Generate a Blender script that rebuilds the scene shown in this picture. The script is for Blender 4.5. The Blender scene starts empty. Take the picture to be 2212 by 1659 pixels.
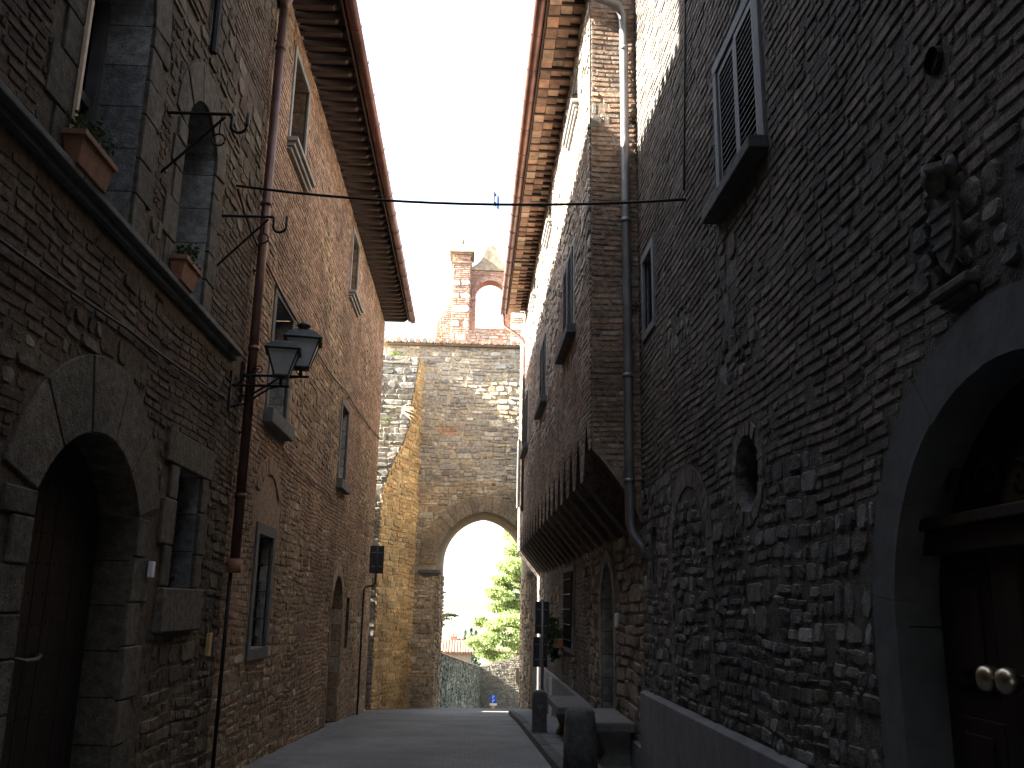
import bpy, math, random
from mathutils import Vector, Matrix, noise
from mathutils.geometry import tessellate_polygon
R = math.radians
S = bpy.context.scene
COL = S.collection

# ------------------------------------------------------------------ camera
cam = bpy.data.cameras.new("camera"); cam_ob = bpy.data.objects.new("camera", cam); COL.objects.link(cam_ob)
_Z = Vector((146, 7978, -1960)).normalized(); _Y = Vector((-94, -480, -1960)).normalized()
_Y = (_Y - _Z * _Y.dot(_Z)).normalized(); _X = _Y.cross(_Z)
cam_ob.matrix_world = Matrix.Translation((0, 0, 1.55)) @ Matrix((_X, _Y, _Z)).to_4x4()
cam.sensor_width = 36; cam.lens = 36 * 1960 / 2212
cam.clip_start = 0.05; cam.clip_end = 6000
S.camera = cam_ob

# ------------------------------------------------------------------ world and sun
SUN_EL, SUN_AZ = 31.5, 6.5            # the sun stands left of the street, a little behind the camera
W = bpy.data.worlds.new("World"); S.world = W; W.use_nodes = True
nt = W.node_tree; bg = nt.nodes["Background"]
sky = nt.nodes.new("ShaderNodeTexSky"); sky.sky_type = 'NISHITA'; sky.sun_disc = False
sky.sun_elevation = R(SUN_EL); sky.sun_rotation = R(270 - SUN_AZ)
sky.dust_density = 2.0; sky.air_density = 1.0; sky.ozone_density = .5
hs = nt.nodes.new('ShaderNodeHueSaturation'); hs.inputs['Saturation'].default_value = .5      # thin bright haze whitens the blue
nt.links.new(sky.outputs[0], hs.inputs['Color']); nt.links.new(hs.outputs[0], bg.inputs[0]); bg.inputs[1].default_value = 0.07
sd = Vector((math.cos(R(SUN_EL)) * math.cos(R(SUN_AZ)), math.cos(R(SUN_EL)) * math.sin(R(SUN_AZ)), -math.sin(R(SUN_EL))))
sun = bpy.data.lights.new("sun", 'SUN'); sun.energy = 5.0; sun.angle = R(0.5); sun.color = (1, .93, .82)
sun_ob = bpy.data.objects.new("sun", sun); COL.objects.link(sun_ob)
sun_ob.rotation_euler = sd.to_track_quat('-Z', 'Y').to_euler(); sun_ob.location = (-20, -5, 20)
S.view_settings.view_transform = 'Standard'; S.view_settings.look = 'None'
S.view_settings.exposure = 3.7; S.view_settings.gamma = 1.0
S.cycles.max_bounces = 8; S.cycles.diffuse_bounces = 6

# ------------------------------------------------------------------ materials
def nodes(name):
    m = bpy.data.materials.new(name); m.use_nodes = True
    return m, m.node_tree, m.node_tree.nodes["Principled BSDF"]
def N(t, typ, **k):
    n = t.nodes.new(typ)
    for a, b in k.items(): setattr(n, a, b)
    return n
def mix(t, fac, a, b, mode='MIX'):
    n = N(t, "ShaderNodeMix", data_type='RGBA', blend_type=mode)
    for s, v in ((n.inputs[0], fac), (n.inputs[6], a), (n.inputs[7], b)):
        if hasattr(v, 'links'): t.links.new(v, s)
        elif isinstance(v, (int, float)): s.default_value = v
        else: s.default_value = (*v, 1)
    return n.outputs[2]
def ramp(t, src, p0, c0, p1, c1):
    n = N(t, "ShaderNodeValToRGB"); e = n.color_ramp.elements
    e[0].position, e[1].position = p0, p1; e[0].color, e[1].color = (*c0, 1), (*c1, 1)
    t.links.new(src, n.inputs[0]); return n.outputs[0]
def tex(t, typ, scale, detail=5, **k):
    n = N(t, typ); n.inputs['Scale'].default_value = scale
    if 'Detail' in n.inputs: n.inputs['Detail'].default_value = detail
    for a, b in k.items(): setattr(n, a, b)
    t.links.new(OC(t), n.inputs['Vector']); return n.outputs[0]
def OC(t):
    for n in t.nodes:
        if n.bl_idname == "ShaderNodeNewGeometry": return n.outputs[0]
    return N(t, "ShaderNodeNewGeometry").outputs[0]
def bump(t, bsdf, srcs, dist=.01):
    prev = None
    for src, st in srcs:
        b = N(t, "ShaderNodeBump"); b.inputs['Strength'].default_value = st; b.inputs['Distance'].default_value = dist
        t.links.new(src, b.inputs['Height'])
        if prev: t.links.new(prev, b.inputs['Normal'])
        prev = b.outputs[0]
    t.links.new(prev, bsdf.inputs['Normal'])
def mat_masonry():
    m, t, b = nodes("masonry")
    at = N(t, "ShaderNodeAttribute", attribute_name="tint")
    big = ramp(t, tex(t, "ShaderNodeTexNoise", .8, 4), .3, (.66, .66, .68), .7, (1.22, 1.2, 1.14))
    mid = ramp(t, tex(t, "ShaderNodeTexNoise", 14, 6), .3, (.62, .60, .58), .72, (1.3, 1.3, 1.28))
    fine = ramp(t, tex(t, "ShaderNodeTexNoise", 70, 3), .3, (.75, .75, .75), .7, (1.22, 1.22, 1.22))
    c = mix(t, 1, mix(t, 1, mix(t, 1, at.outputs[0], big, 'MULTIPLY'), mid, 'MULTIPLY'), fine, 'MULTIPLY')
    t.links.new(c, b.inputs['Base Color']); b.inputs['Roughness'].default_value = .93
    b.inputs['Specular IOR Level'].default_value = .2
    bump(t, b, [(tex(t, "ShaderNodeTexNoise", 22, 6), .9), (tex(t, "ShaderNodeTexNoise", 90, 3), .6)], .012)
    return m
def mat_plain(name, col, rough=.8, metal=0, var=.25, scale=12, bs=.3, spec=.3):
    m, t, b = nodes(name)
    n1 = ramp(t, tex(t, "ShaderNodeTexNoise", scale, 6), .3, tuple(c * (1 - var) for c in col), .7, tuple(c * (1 + var) for c in col))
    n2 = ramp(t, tex(t, "ShaderNodeTexNoise", 1.3, 4), .3, (.8, .8, .8), .7, (1.15, 1.15, 1.15))
    t.links.new(mix(t, 1, n1, n2, 'MULTIPLY'), b.inputs['Base Color'])
    b.inputs['Roughness'].default_value = rough; b.inputs['Metallic'].default_value = metal
    b.inputs['Specular IOR Level'].default_value = spec
    if bs: bump(t, b, [(tex(t, "ShaderNodeTexNoise", scale * 3, 5), bs)], .006)
    return m
def mat_wood(name, col, axis=2):
    m, t, b = nodes(name)
    w = N(t, "ShaderNodeTexNoise"); w.inputs['Scale'].default_value = 6; w.inputs['Detail'].default_value = 8
    mp = N(t, "ShaderNodeMapping"); sc = [14, 14, 14]; sc[axis] = 1; mp.inputs['Scale'].default_value = sc
    t.links.new(OC(t), mp.inputs[0]); t.links.new(mp.outputs[0], w.inputs['Vector'])
    t.links.new(ramp(t, w.outputs[0], .3, tuple(c * .6 for c in col), .7, tuple(c * 1.3 for c in col)), b.inputs['Base Color'])
    b.inputs['Roughness'].default_value = .75; b.inputs['Specular IOR Level'].default_value = .25
    bump(t, b, [(w.outputs[0], .4)], .006); return m
def mat_road():
    m, t, b = nodes("paving")
    mp = N(t, "ShaderNodeMapping"); mp.inputs['Rotation'].default_value = (0, 0, 0)
    t.links.new(OC(t), mp.inputs[0])
    br = N(t, "ShaderNodeTexBrick"); br.inputs['Scale'].default_value = 1; br.inputs['Brick Width'].default_value = .13
    br.inputs['Row Height'].default_value = .09; br.inputs['Mortar Size'].default_value = .006; br.inputs['Mortar Smooth'].default_value = .4
    br.inputs['Color1'].default_value = (.16, .163, .167, 1); br.inputs['Color2'].default_value = (.19, .193, .197, 1); br.inputs['Mortar'].default_value = (.13, .13, .13, 1)
    t.links.new(mp.outputs[0], br.inputs['Vector'])
    n1 = ramp(t, tex(t, "ShaderNodeTexNoise", .9, 6), .3, (.7, .7, .7), .7, (1.2, 1.2, 1.2))
    n2 = ramp(t, tex(t, "ShaderNodeTexNoise", 30, 5), .3, (.75, .75, .75), .7, (1.2, 1.2, 1.2))
    t.links.new(mix(t, 1, mix(t, 1, br.outputs[0], n1, 'MULTIPLY'), n2, 'MULTIPLY'), b.inputs['Base Color'])
    b.inputs['Roughness'].default_value = .8; b.inputs['Specular IOR Level'].default_value = .3
    bump(t, b, [(br.outputs[1], -.5), (tex(t, "ShaderNodeTexNoise", 25, 5), .5)], .008)
    return m
def mat_leaf(name, c0, c1):
    m, t, b = nodes(name)
    at = N(t, "ShaderNodeAttribute", attribute_name="tint")
    t.links.new(mix(t, 1, at.outputs[0], ramp(t, tex(t, "ShaderNodeTexNoise", 1.2, 3), .3, c0, .7, c1), 'MULTIPLY'), b.inputs['Base Color'])
    b.inputs['Roughness'].default_value = .6; b.inputs['Specular IOR Level'].default_value = .2
    tr = N(t, "ShaderNodeBsdfTranslucent"); ms = N(t, "ShaderNodeMixShader"); ms.inputs[0].default_value = .35
    t.links.new(b.inputs['Base Color'].links[0].from_socket, tr.inputs[0])
    t.links.new(b.outputs[0], ms.inputs[1]); t.links.new(tr.outputs[0], ms.inputs[2])
    t.links.new(ms.outputs[0], t.nodes["Material Output"].inputs[0]); return m
def mat_tile_roof():
    m, t, b = nodes("roof_tiles")
    at = N(t, "ShaderNodeAttribute", attribute_name="tint")
    n2 = ramp(t, tex(t, "ShaderNodeTexNoise", 9, 6), .3, (.6, .6, .6), .7, (1.25, 1.2, 1.15))
    t.links.new(mix(t, 1, at.outputs[0], n2, 'MULTIPLY'), b.inputs['Base Color']); b.inputs['Roughness'].default_value = .9
    bump(t, b, [(tex(t, "ShaderNodeTexNoise", 40, 4), .4)], .006); return m

M = dict(
    masonry=mat_masonry(), tile=mat_tile_roof(), road=mat_road(),
    cement=mat_plain("cement_render", (.15, .152, .158), .9, var=.18, scale=6, bs=.4),
    pale=mat_plain("pale_dressed_stone", (.27, .265, .25), .9, var=.18, scale=9, bs=.4),
    grey=mat_plain("grey_dressed_stone", (.135, .132, .125), .9, var=.22, scale=9, bs=.5),
    greyface=mat_plain("smooth_grey_stone", (.092, .096, .10), .9, var=.2, scale=7, bs=.45),
    iron=mat_plain("wrought_iron", (.018, .017, .018), .6, .4, bs=.3),
    lampmetal=mat_plain("lantern_metal", (.055, .06, .06), .5, .5, bs=.2),
    copper=mat_plain("copper_pipe", (.13, .075, .06), .45, .6, var=.3, scale=5, bs=.1),
    gutter=mat_plain("copper_gutter", (.17, .088, .072), .4, .55, var=.25, scale=4, bs=.1),
    zinc=mat_plain("grey_metal_pipe", (.16, .16, .165), .45, .5, var=.25, scale=5, bs=.1),
    door_dark=mat_wood("old_dark_door_wood", (.035, .026, .02)),
    door_brown=mat_wood("brown_door_wood", (.026, .016, .011)),
    rafter=mat_wood("rafter_wood", (.068, .046, .037), 0),
    soffit=mat_wood("soffit_boards", (.05, .032, .026), 1),
    shutter=mat_plain("dark_shutter_paint", (.03, .03, .034), .6, var=.2, scale=20),
    cream=mat_plain("cream_window_frame", (.72, .56, .38), .7, var=.1),
    greywood=mat_plain("grey_shutter_panel", (.13, .12, .115), .75, var=.15, scale=8),
    glass=mat_plain("dark_window_glass", (.008, .009, .011), .15, var=.1, bs=0, spec=.5),
    terracotta=mat_plain("terracotta", (.30, .15, .09), .85, var=.2, scale=14),
    brass=mat_plain("brass", (.45, .38, .27), .35, 1, var=.08, bs=0),
    black=mat_plain("black_cable", (.012, .012, .014), .6, var=.2, bs=0),
    signback=mat_plain("sign_back_metal", (.045, .045, .05), .55, .5, var=.15),
    signblue=mat_plain("blue_sign_enamel", (.02, .10, .52), .4, var=.05, bs=0),
    white=mat_plain("white_enamel", (.78, .78, .78), .5, var=.05, bs=0),
    orange=mat_plain("orange_plate", (.62, .28, .06), .6, var=.1, bs=0),
    yellow=mat_plain("ochre_plaque", (.50, .33, .13), .8, var=.15),
    lampglass=mat_plain("frosted_lantern_glass", (.55, .58, .58), .35, var=.08, bs=0, spec=.5),
    flagcloth=mat_plain("blue_flag_cloth", (.025, .07, .22), .8, var=.1, bs=0),
    bark=mat_wood("bark", (.10, .065, .045)),
    pine=mat_leaf("pine_needles", (.55, .6, .5), (1.3, 1.25, 1.1)),
    leaf=mat_leaf("leaves", (.6, .6, .6), (1.25, 1.25, 1.2)),
    earth=mat_plain("earth", (.12, .10, .06), .95, var=.3, scale=2),
    bluegrey=mat_plain("blue_grey_frame_paint", (.15, .165, .18), .8, var=.12, scale=6),
    bronze=mat_plain("dark_stone_carving", (.085, .085, .085), .9, var=.35, scale=18, bs=.6),
)

# ------------------------------------------------------------------ mesh helpers
class MB:
    def __init__(s): s.v = []; s.f = []; s.c = []
    def add(s, pts, faces, col=(.5, .5, .5), flip=False):
        b = len(s.v); s.v += [tuple(p) for p in pts]; s.c += [col] * len(pts)
        for f in faces:
            f = [b + i for i in f]; s.f.append(f[::-1] if flip else f)
    def box(s, x0, x1, y0, y1, z0, z1, col=(.5, .5, .5)):
        s.add([(x0,y0,z0),(x1,y0,z0),(x1,y1,z0),(x0,y1,z0),(x0,y0,z1),(x1,y0,z1),(x1,y1,z1),(x0,y1,z1)],
              [(0,3,2,1),(4,5,6,7),(0,1,5,4),(1,2,6,5),(2,3,7,6),(3,0,4,7)], col)
    def tube(s, path, r, n=8, col=(.5, .5, .5), caps=True):
        path = [Vector(p) for p in path]; rs = r if isinstance(r, (list, tuple)) else [r] * len(path)
        up = Vector((0, 0, 1)); rings = []
        for i, p in enumerate(path):
            t = (path[min(i + 1, len(path) - 1)] - path[max(i - 1, 0)]).normalized()
            a = t.cross(up if abs(t.z) < .95 else Vector((1, 0, 0))).normalized(); b = t.cross(a)
            rings.append([p + (a * math.cos(2 * math.pi * k / n) + b * math.sin(2 * math.pi * k / n)) * rs[i] for k in range(n)])
        pts = [q for g in rings for q in g]
        fs = [(i * n + k, i * n + (k + 1) % n, (i + 1) * n + (k + 1) % n, (i + 1) * n + k) for i in range(len(path) - 1) for k in range(n)]
        if caps: fs += [tuple(range(n))[::-1], tuple(range((len(path) - 1) * n, len(path) * n))]
        s.add(pts, fs, col)
    def loft(s, rings, col=(.5, .5, .5), closed=True, caps=False):
        n = len(rings[0]); pts = [q for g in rings for q in g]
        fs = [(i * n + k, i * n + (k + 1) % n, (i + 1) * n + (k + 1) % n, (i + 1) * n + k) for i in range(len(rings) - 1) for k in range(n if closed else n - 1)]
        if caps: fs += [tuple(range(n))[::-1], tuple(range((len(rings) - 1) * n, len(rings) * n))]
        s.add(pts, fs, col)
    def build(s, name, mat, parent=None, smooth=False, bevel=0):
        me = bpy.data.meshes.new(name); o = bpy.data.objects.new(name, me); COL.objects.link(o)
        off = Vector((0, 0, 0))
        if parent:
            o.parent = parent; r = parent
            while r.parent: r = r.parent
            off = r.location
        me.from_pydata([(x - off.x, y - off.y, z - off.z) for x, y, z in s.v], [], s.f)
        at = me.attributes.new("tint", 'FLOAT_COLOR', 'POINT')
        at.data.foreach_set("color", [q for c in s.c for q in (c[0], c[1], c[2], 1)])
        me.materials.append(M[mat] if isinstance(mat, str) else mat)
        if smooth: me.polygons.foreach_set("use_smooth", [True] * len(me.polygons))
        if bevel:
            bv = o.modifiers.new("bevel", 'BEVEL'); bv.width = bevel; bv.segments = 2; bv.limit_method = 'ANGLE'
        me.update(); return o
def tag(o, label=None, cat=None, group=None, kind=None):
    for k, v in (('label', label), ('category', cat), ('group', group), ('kind', kind)):
        if v: o[k] = v
    return o
def thing(name, label, cat, loc=(0, 0, 0), group=None):
    o = bpy.data.objects.new(name, None); COL.objects.link(o); o.location = loc; o.empty_display_size = .2
    return tag(o, label, cat, group)
class Frame:                      # a wall face: u along it, v up, d out of it
    def __init__(s, o, u, n):
        s.o, s.u, s.n = Vector(o), Vector(u), Vector(n); s.flip = s.u.cross(Vector((0, 0, 1))).dot(s.n) < 0
    def p(s, u, v, d=0): return s.o + s.u * u + s.n * d + Vector((0, 0, v))
def fbox(mb, F, u0, u1, v0, v1, d0, d1, col=(.5, .5, .5)):
    mb.add([F.p(u0,v0,d0),F.p(u1,v0,d0),F.p(u1,v1,d0),F.p(u0,v1,d0),F.p(u0,v0,d1),F.p(u1,v0,d1),F.p(u1,v1,d1),F.p(u0,v1,d1)],
           [(3,2,1,0),(4,5,6,7),(0,1,5,4),(1,2,6,5),(2,3,7,6),(3,0,4,7)], col, F.flip)
def fpoly(mb, F, poly, d0, d1, col=(.5, .5, .5)):
    n = len(poly)
    mb.add([F.p(u, v, d0) for u, v in poly] + [F.p(u, v, d1) for u, v in poly],
           [tuple(range(n))[::-1], tuple(range(n, 2 * n))] + [(i, (i + 1) % n, n + (i + 1) % n, n + i) for i in range(n)], col, F.flip)
def pip(poly, u, v):
    r = False; j = len(poly) - 1
    for i in range(len(poly)):
        a, b = poly[i], poly[j]
        if (a[1] > v) != (b[1] > v) and u < (b[0] - a[0]) * (v - a[1]) / (b[1] - a[1]) + a[0]: r = not r
        j = i
    return r
class Ex:
    def __init__(s, poly): s.p = poly; s.a = min(q[0] for q in poly); s.b = max(q[0] for q in poly); s.c = min(q[1] for q in poly); s.d = max(q[1] for q in poly)
    def hit(s, u, v): return s.a < u < s.b and s.c < v < s.d and pip(s.p, u, v)
def rect(u0, u1, v0, v1): return [(u0, v0), (u1, v0), (u1, v1), (u0, v1)]
def arch(uc, hw, v0, vs, rise, n=12, pointed=False):
    pts = [(uc - hw, v0)]
    if pointed:
        c = (rise * rise - hw * hw) / (2 * hw); rad = c + hw; a1 = math.atan2(rise, -c)
        L = [(uc + c + rad * math.cos(math.pi + (a1 - math.pi) * k / (n // 2)), vs + rad * math.sin(math.pi + (a1 - math.pi) * k / (n // 2))) for k in range(n // 2 + 1)]
        pts += L + [(2 * uc - u, v) for u, v in L[::-1][1:]]
    else:
        rad = (hw * hw + rise * rise) / (2 * rise); cy = vs + rise - rad; a0 = math.atan2(vs - cy, hw)
        pts += [(uc - rad * math.cos(a0 + (math.pi - 2 * a0) * k / n), cy + rad * math.sin(a0 + (math.pi - 2 * a0) * k / n)) for k in range(n + 1)]
    return pts + [(uc + hw, v0)]
def ring(uc, vc, r, n=24): return [(uc + r * math.cos(2 * math.pi * k / n), vc + r * math.sin(2 * math.pi * k / n)) for k in range(n)]
def blocks(mb, F, pin, pout, d0, d1, cols, rng, gap=.005, step=1):     # voussoirs or jamb stones between two matching lines
    for i in range(0, len(pin) - 1, step):
        q = list(pin[i:i + step + 1]) + list(pout[i:i + step + 1])[::-1]; nq = len(q); cu = sum(a[0] for a in q) / nq; cv = sum(a[1] for a in q) / nq
        q2 = [(cu + (u - cu) * (1 - gap / max(.02, abs(u - cu) + abs(v - cv))), cv + (v - cv) * (1 - gap / max(.02, abs(u - cu) + abs(v - cv)))) for u, v in q]
        e = d1 + rng.uniform(-.006, .006); k = rng.uniform(.85, 1.12); c = rng.choice(cols); c = tuple(x * k for x in c)
        ar = sum(q2[a][0] * q2[(a + 1) % nq][1] - q2[(a + 1) % nq][0] * q2[a][1] for a in range(nq))
        if ar < 0: q2 = q2[::-1]
        fpoly(mb, F, q2, d0, e, c)
def jambs(mb, F, u, v0, v1, side, w, d, cols, rng, h=.3):       # quoins beside a straight jamb, side -1 or +1 = outward along u
    v = v0; k = 0
    while v < v1 - .02:
        hh = min(h * rng.uniform(.8, 1.25), v1 - v); hh = v1 - v if v1 - v - hh < .1 else hh
        ww = w * (1.0 if k % 2 else .66) * rng.uniform(.9, 1.1); a, b = sorted((u, u + side * ww)); kk = rng.uniform(.85, 1.12); c = tuple(x * kk for x in rng.choice(cols))
        fbox(mb, F, a, b, v + .004, v + hh - .004, -.01, d + rng.uniform(-.006, .006), c); v += hh; k += 1
def reveal(mb, F, poly, depth, cols, rng, closed=False):        # the thickness of the wall round an opening, block by block
    n = len(poly)
    for i in range(n if closed else n - 1):
        a, b = poly[i], poly[(i + 1) % n]; L = math.hypot(b[0] - a[0], b[1] - a[1]); m = max(1, round(L / .32))
        for k in range(m):
            s0, s1 = k / m, (k + 1) / m; e = .006 / max(L, .01) if m > 1 else 0
            P = lambda s: (a[0] + (b[0] - a[0]) * s, a[1] + (b[1] - a[1]) * s)
            p0, p1 = P(s0 + e), P(s1 - e); kk = rng.uniform(.82, 1.15); c = tuple(x * kk for x in rng.choice(cols))
            mb.add([F.p(*p0, .0), F.p(*p1, .0), F.p(*p1, -depth), F.p(*p0, -depth)], [(0, 1, 2, 3)], c, not F.flip)
            if m > 1 and k < m - 1:
                p2 = P(s1 + e); mb.add([F.p(*p1, -.008), F.p(*p2, -.008), F.p(*p2, -depth), F.p(*p1, -depth)], [(0, 1, 2, 3)], tuple(x * .35 for x in c), not F.flip)
def backing(mb, F, outer, holes, col, d=.010):
    polys = [[Vector((u, v, 0)) for u, v in outer]] + [[Vector((u, v, 0)) for u, v in h] for h in holes]
    tris = tessellate_polygon(polys); flat = [p for q in polys for p in q]
    mb.add([F.p(p.x, p.y, d) for p in flat], [tuple(t) for t in tris], col)
WARP = .045
def stone(mb, F, u0, u1, v0, v1, d, col, rng, rough=1.0):
    w, h = u1 - u0, v1 - v0; m = min(w, h); g = .004 + .003 * rough; u0 += g; u1 -= g; v0 += g; v1 -= g
    c = m * (.10 + .16 * rough * rng.random()); j = .07 * m * rough; b = min(.008 + .007 * rough, m * .22)
    J = lambda: rng.uniform(-j, j)
    o = [(u0 + c + J(), v0 + J() * .6), (u1 - c + J(), v0 + J() * .6), (u1 + J() * .6, v0 + c + J()), (u1 + J() * .6, v1 - c + J()), (u1 - c + J(), v1 + J() * .6), (u0 + c + J(), v1 + J() * .6), (u0 + J() * .6, v1 - c + J()), (u0 + J() * .6, v0 + c + J())]
    o = [(u, v + WARP * noise.noise(Vector((u * 1.3, v * 1.6, 4.4)))) for u, v in o]; cu, cv = (u0 + u1) / 2, (v0 + v1) / 2 + WARP * noise.noise(Vector(((u0 + u1) * .65, (v0 + v1) * .8, 4.4))); fx, fy = max(.2, 1 - 2 * b / w), max(.2, 1 - 2 * b / h); tu, tv = rng.uniform(-.005, .005) * rough, rng.uniform(-.005, .005) * rough
    pts = [F.p(u, v, -.006) for u, v in o]
    pts += [F.p(cu + (u - cu) * fx, cv + (v - cv) * fy, d + rng.uniform(-.0018, .0018) * rough + tu * (1 if u > cu else -1) + tv * (1 if v > cv else -1)) for u, v in o]
    pts.append(F.p(cu + J() * 2, cv + J(), d + .0015 * rough))
    mb.add(pts, [(i, (i + 1) % 8, 8 + (i + 1) % 8, 8 + i) for i in range(8)] + [(8 + i, 8 + (i + 1) % 8, 16) for i in range(8)], col, F.flip)
def masonry(mb, F, u0, u1, v0, v1, ex, pal, seed, brick=0., bcols=((.3, .14, .08),), zone=None, smin=.13, smax=.40, dmax=.045, band=.36, rowset=(2, 2, 3, 3, 3), rough=1., bh=.068, nscale=.45):
    rng = random.Random(seed)
    def put(a, b, c, d, dep, col, rg, lvl=0):
        a, b, c, d = max(a, u0), min(b, u1), max(c, v0), min(d, v1)
        if b - a < .03 or d - c < .025: return
        pts = ((a, c), (b, c), (a, d), (b, d), ((a + b) / 2, (c + d) / 2))
        for e in ex:
            hits = sum(e.hit(*p) for p in pts)
            if hits == 5: return
            if hits:
                if lvl < 3 and b - a > .09: m = (a + b) / 2; put(a, m, c, d, dep, col, rg, lvl + 1); put(m, b, c, d, dep * .9, col, rg, lvl + 1)
                elif lvl < 4 and d - c > .12: m = (c + d) / 2; put(a, b, c, m, dep, col, rg, lvl + 1); put(a, b, m, d, dep * .9, col, rg, lvl + 1)
                return
        stone(mb, F, a, b, c, d, dep, col, rng, rg)
    v = v0
    while v < v1 - .03:
        bandh = band * rng.uniform(.86, 1.14)
        if v1 - v < bandh * 1.4: bandh = v1 - v
        u = u0 - rng.random() * .4
        while u < u1:
            seg = rng.uniform(.4, 1.5); z = zone(u + seg / 2, v + bandh / 2) if zone else None
            if z is False or z == 0: seg *= .6
            if z is None: z = noise.noise(Vector((u * nscale + seed, v * nscale * 1.7, seed * .37))) * .9 + .5 < brick
            rows = max(1, round(bandh / bh)) if z else rng.choice(rowset)
            hs = [1 + (0 if z else rng.uniform(-.3, .3)) for _ in range(rows)]; k = bandh / sum(hs); vv = v
            for h in hs:
                h *= k; x = u + rng.uniform(-.1, .1); xe = u + seg + rng.uniform(-.1, .1)
                while x < xe:
                    w = rng.uniform(.17, .31) if z else rng.uniform(smin, smax) * (.7 + .6 * min(1.5, h / .13))
                    if xe - x - w < .1: w = xe - x
                    kk = rng.uniform(.72, 1.25)
                    if z:
                        put(x, x + w, vv, vv + h, rng.uniform(.013, .021), tuple(q * kk for q in rng.choice(bcols)), .35)
                    else:
                        put(x, x + w, vv + rng.uniform(-.008, .008), vv + h + rng.uniform(-.008, .008), rng.uniform(.013, dmax) if rng.random() < .97 else .009, tuple(q * kk for q in rng.choice(pal)), rough)
                    x += w
                vv += h
            u += seg
        v += bandh
def g(y):                         # ground height along the street
    P = ((-400, 1.2), (-30, .5), (0, .02), (8, -.1), (13, -.36), (19, -.68), (24, -1.03), (28, -1.34), (32, -1.86), (46, -3.5), (60, -4.6), (150, -9), (4000, -9))
    for (a, za), (b, zb) in zip(P, P[1:]):
        if y <= b: return za + (zb - za) * (y - a) / (b - a)
    return -9

WARM = ((.34, .25, .17), (.30, .22, .15), (.38, .295, .205), (.26, .20, .145), (.33, .22, .145), (.42, .35, .26))
WARMB = ((0.348, 0.229, 0.168), (0.31, 0.204, 0.151), (0.378, 0.259, 0.193), (0.294, 0.212, 0.159), (0.362, 0.276, 0.207))
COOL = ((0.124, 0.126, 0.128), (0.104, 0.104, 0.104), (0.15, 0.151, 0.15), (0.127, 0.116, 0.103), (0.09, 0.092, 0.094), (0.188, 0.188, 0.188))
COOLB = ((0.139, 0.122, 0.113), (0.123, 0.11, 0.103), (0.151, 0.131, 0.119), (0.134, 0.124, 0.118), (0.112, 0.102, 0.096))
WARM1 = ((0.142, 0.113, 0.082), (0.12, 0.098, 0.072), (0.161, 0.135, 0.104), (0.104, 0.088, 0.069), (0.132, 0.098, 0.069), (0.189, 0.17, 0.139))
WARM1B = ((0.133, 0.09, 0.068), (0.115, 0.081, 0.062), (0.145, 0.105, 0.081), (0.111, 0.083, 0.066), (0.137, 0.111, 0.086))
DRESS = ((0.129, 0.115, 0.094), (0.115, 0.105, 0.087), (0.143, 0.129, 0.108))
GREYS = ((.30, .305, .30), (.34, .34, .33), (.27, .275, .275))
MORTW = (.125, .10, .076); MORTC = (.083, .081, .079)
FL = Frame((-2.5, 0, 0), (0, 1, 0), (1, 0, 0))
FR = Frame((1.9, 0, 0), (0, 1, 0), (-1, 0, 0))
FJ = Frame((1.33, 0, 0), (0, 1, 0), (-1, 0, 0))
FS = Frame((0, 10.0, 0), (1, 0, 0), (0, -1, 0))
FG = Frame((0, 27.5, 0), (1, 0, 0), (0, -1, 0))

# ------------------------------------------------------------------ ground, road, pavements
def sheet(name, x0, x1, ys, dz, mat, label=None):
    mb = MB(); n = len(ys)
    mb.add([q for y in ys for q in ((x0, y, g(y) + dz), (x1, y, g(y) + dz))], [(2 * i, 2 * i + 1, 2 * i + 3, 2 * i + 2) for i in range(n - 1)])
    return tag(mb.build(name, mat, smooth=True), kind='structure', label=label)
YS = [-400, -100, -30] + [i * 1.0 for i in range(-20, 62)] + [70, 90, 120, 150, 400, 1000, 3000]
sheet("ground", -1500, 1500, YS, -.02, 'earth')
sheet("road", -2.6, 1.95, [y for y in YS if -30 <= y <= 58], 0, 'road')
def slab(name, x0, x1, y0, y1, h, mat, step=.9):
    mb = MB(); y = y0; rng = random.Random(int(y0 * 7 + x0 * 13))
    while y < y1 - .05:
        e = min(y + step * rng.uniform(.9, 1.1), y1); a, b = g(y), g(e); t = rng.uniform(-.004, .004)
        mb.add([(x0, y + .006, a - .1), (x1, y + .006, a - .1), (x1, e - .006, b - .1), (x0, e - .006, b - .1), (x0, y + .006, a + h + t), (x1, y + .006, a + h + t), (x1, e - .006, b + h + t), (x0, e - .006, b + h + t)],
               [(0,3,2,1),(4,5,6,7),(0,1,5,4),(1,2,6,5),(2,3,7,6),(3,0,4,7)]); y = e
    return tag(mb.build(name, mat, bevel=.012), kind='structure')
slab("kerb", 1.03, 1.17, -6, 23.0, .105, 'greyface')
slab("pavement", 1.172, 1.95, -6, 23.0, .10, 'cement', 1.2)
sheet("gutter_strip", -2.5, -2.12, [y * 1.0 for y in range(-20, 25)], .006, 'cement')

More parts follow.
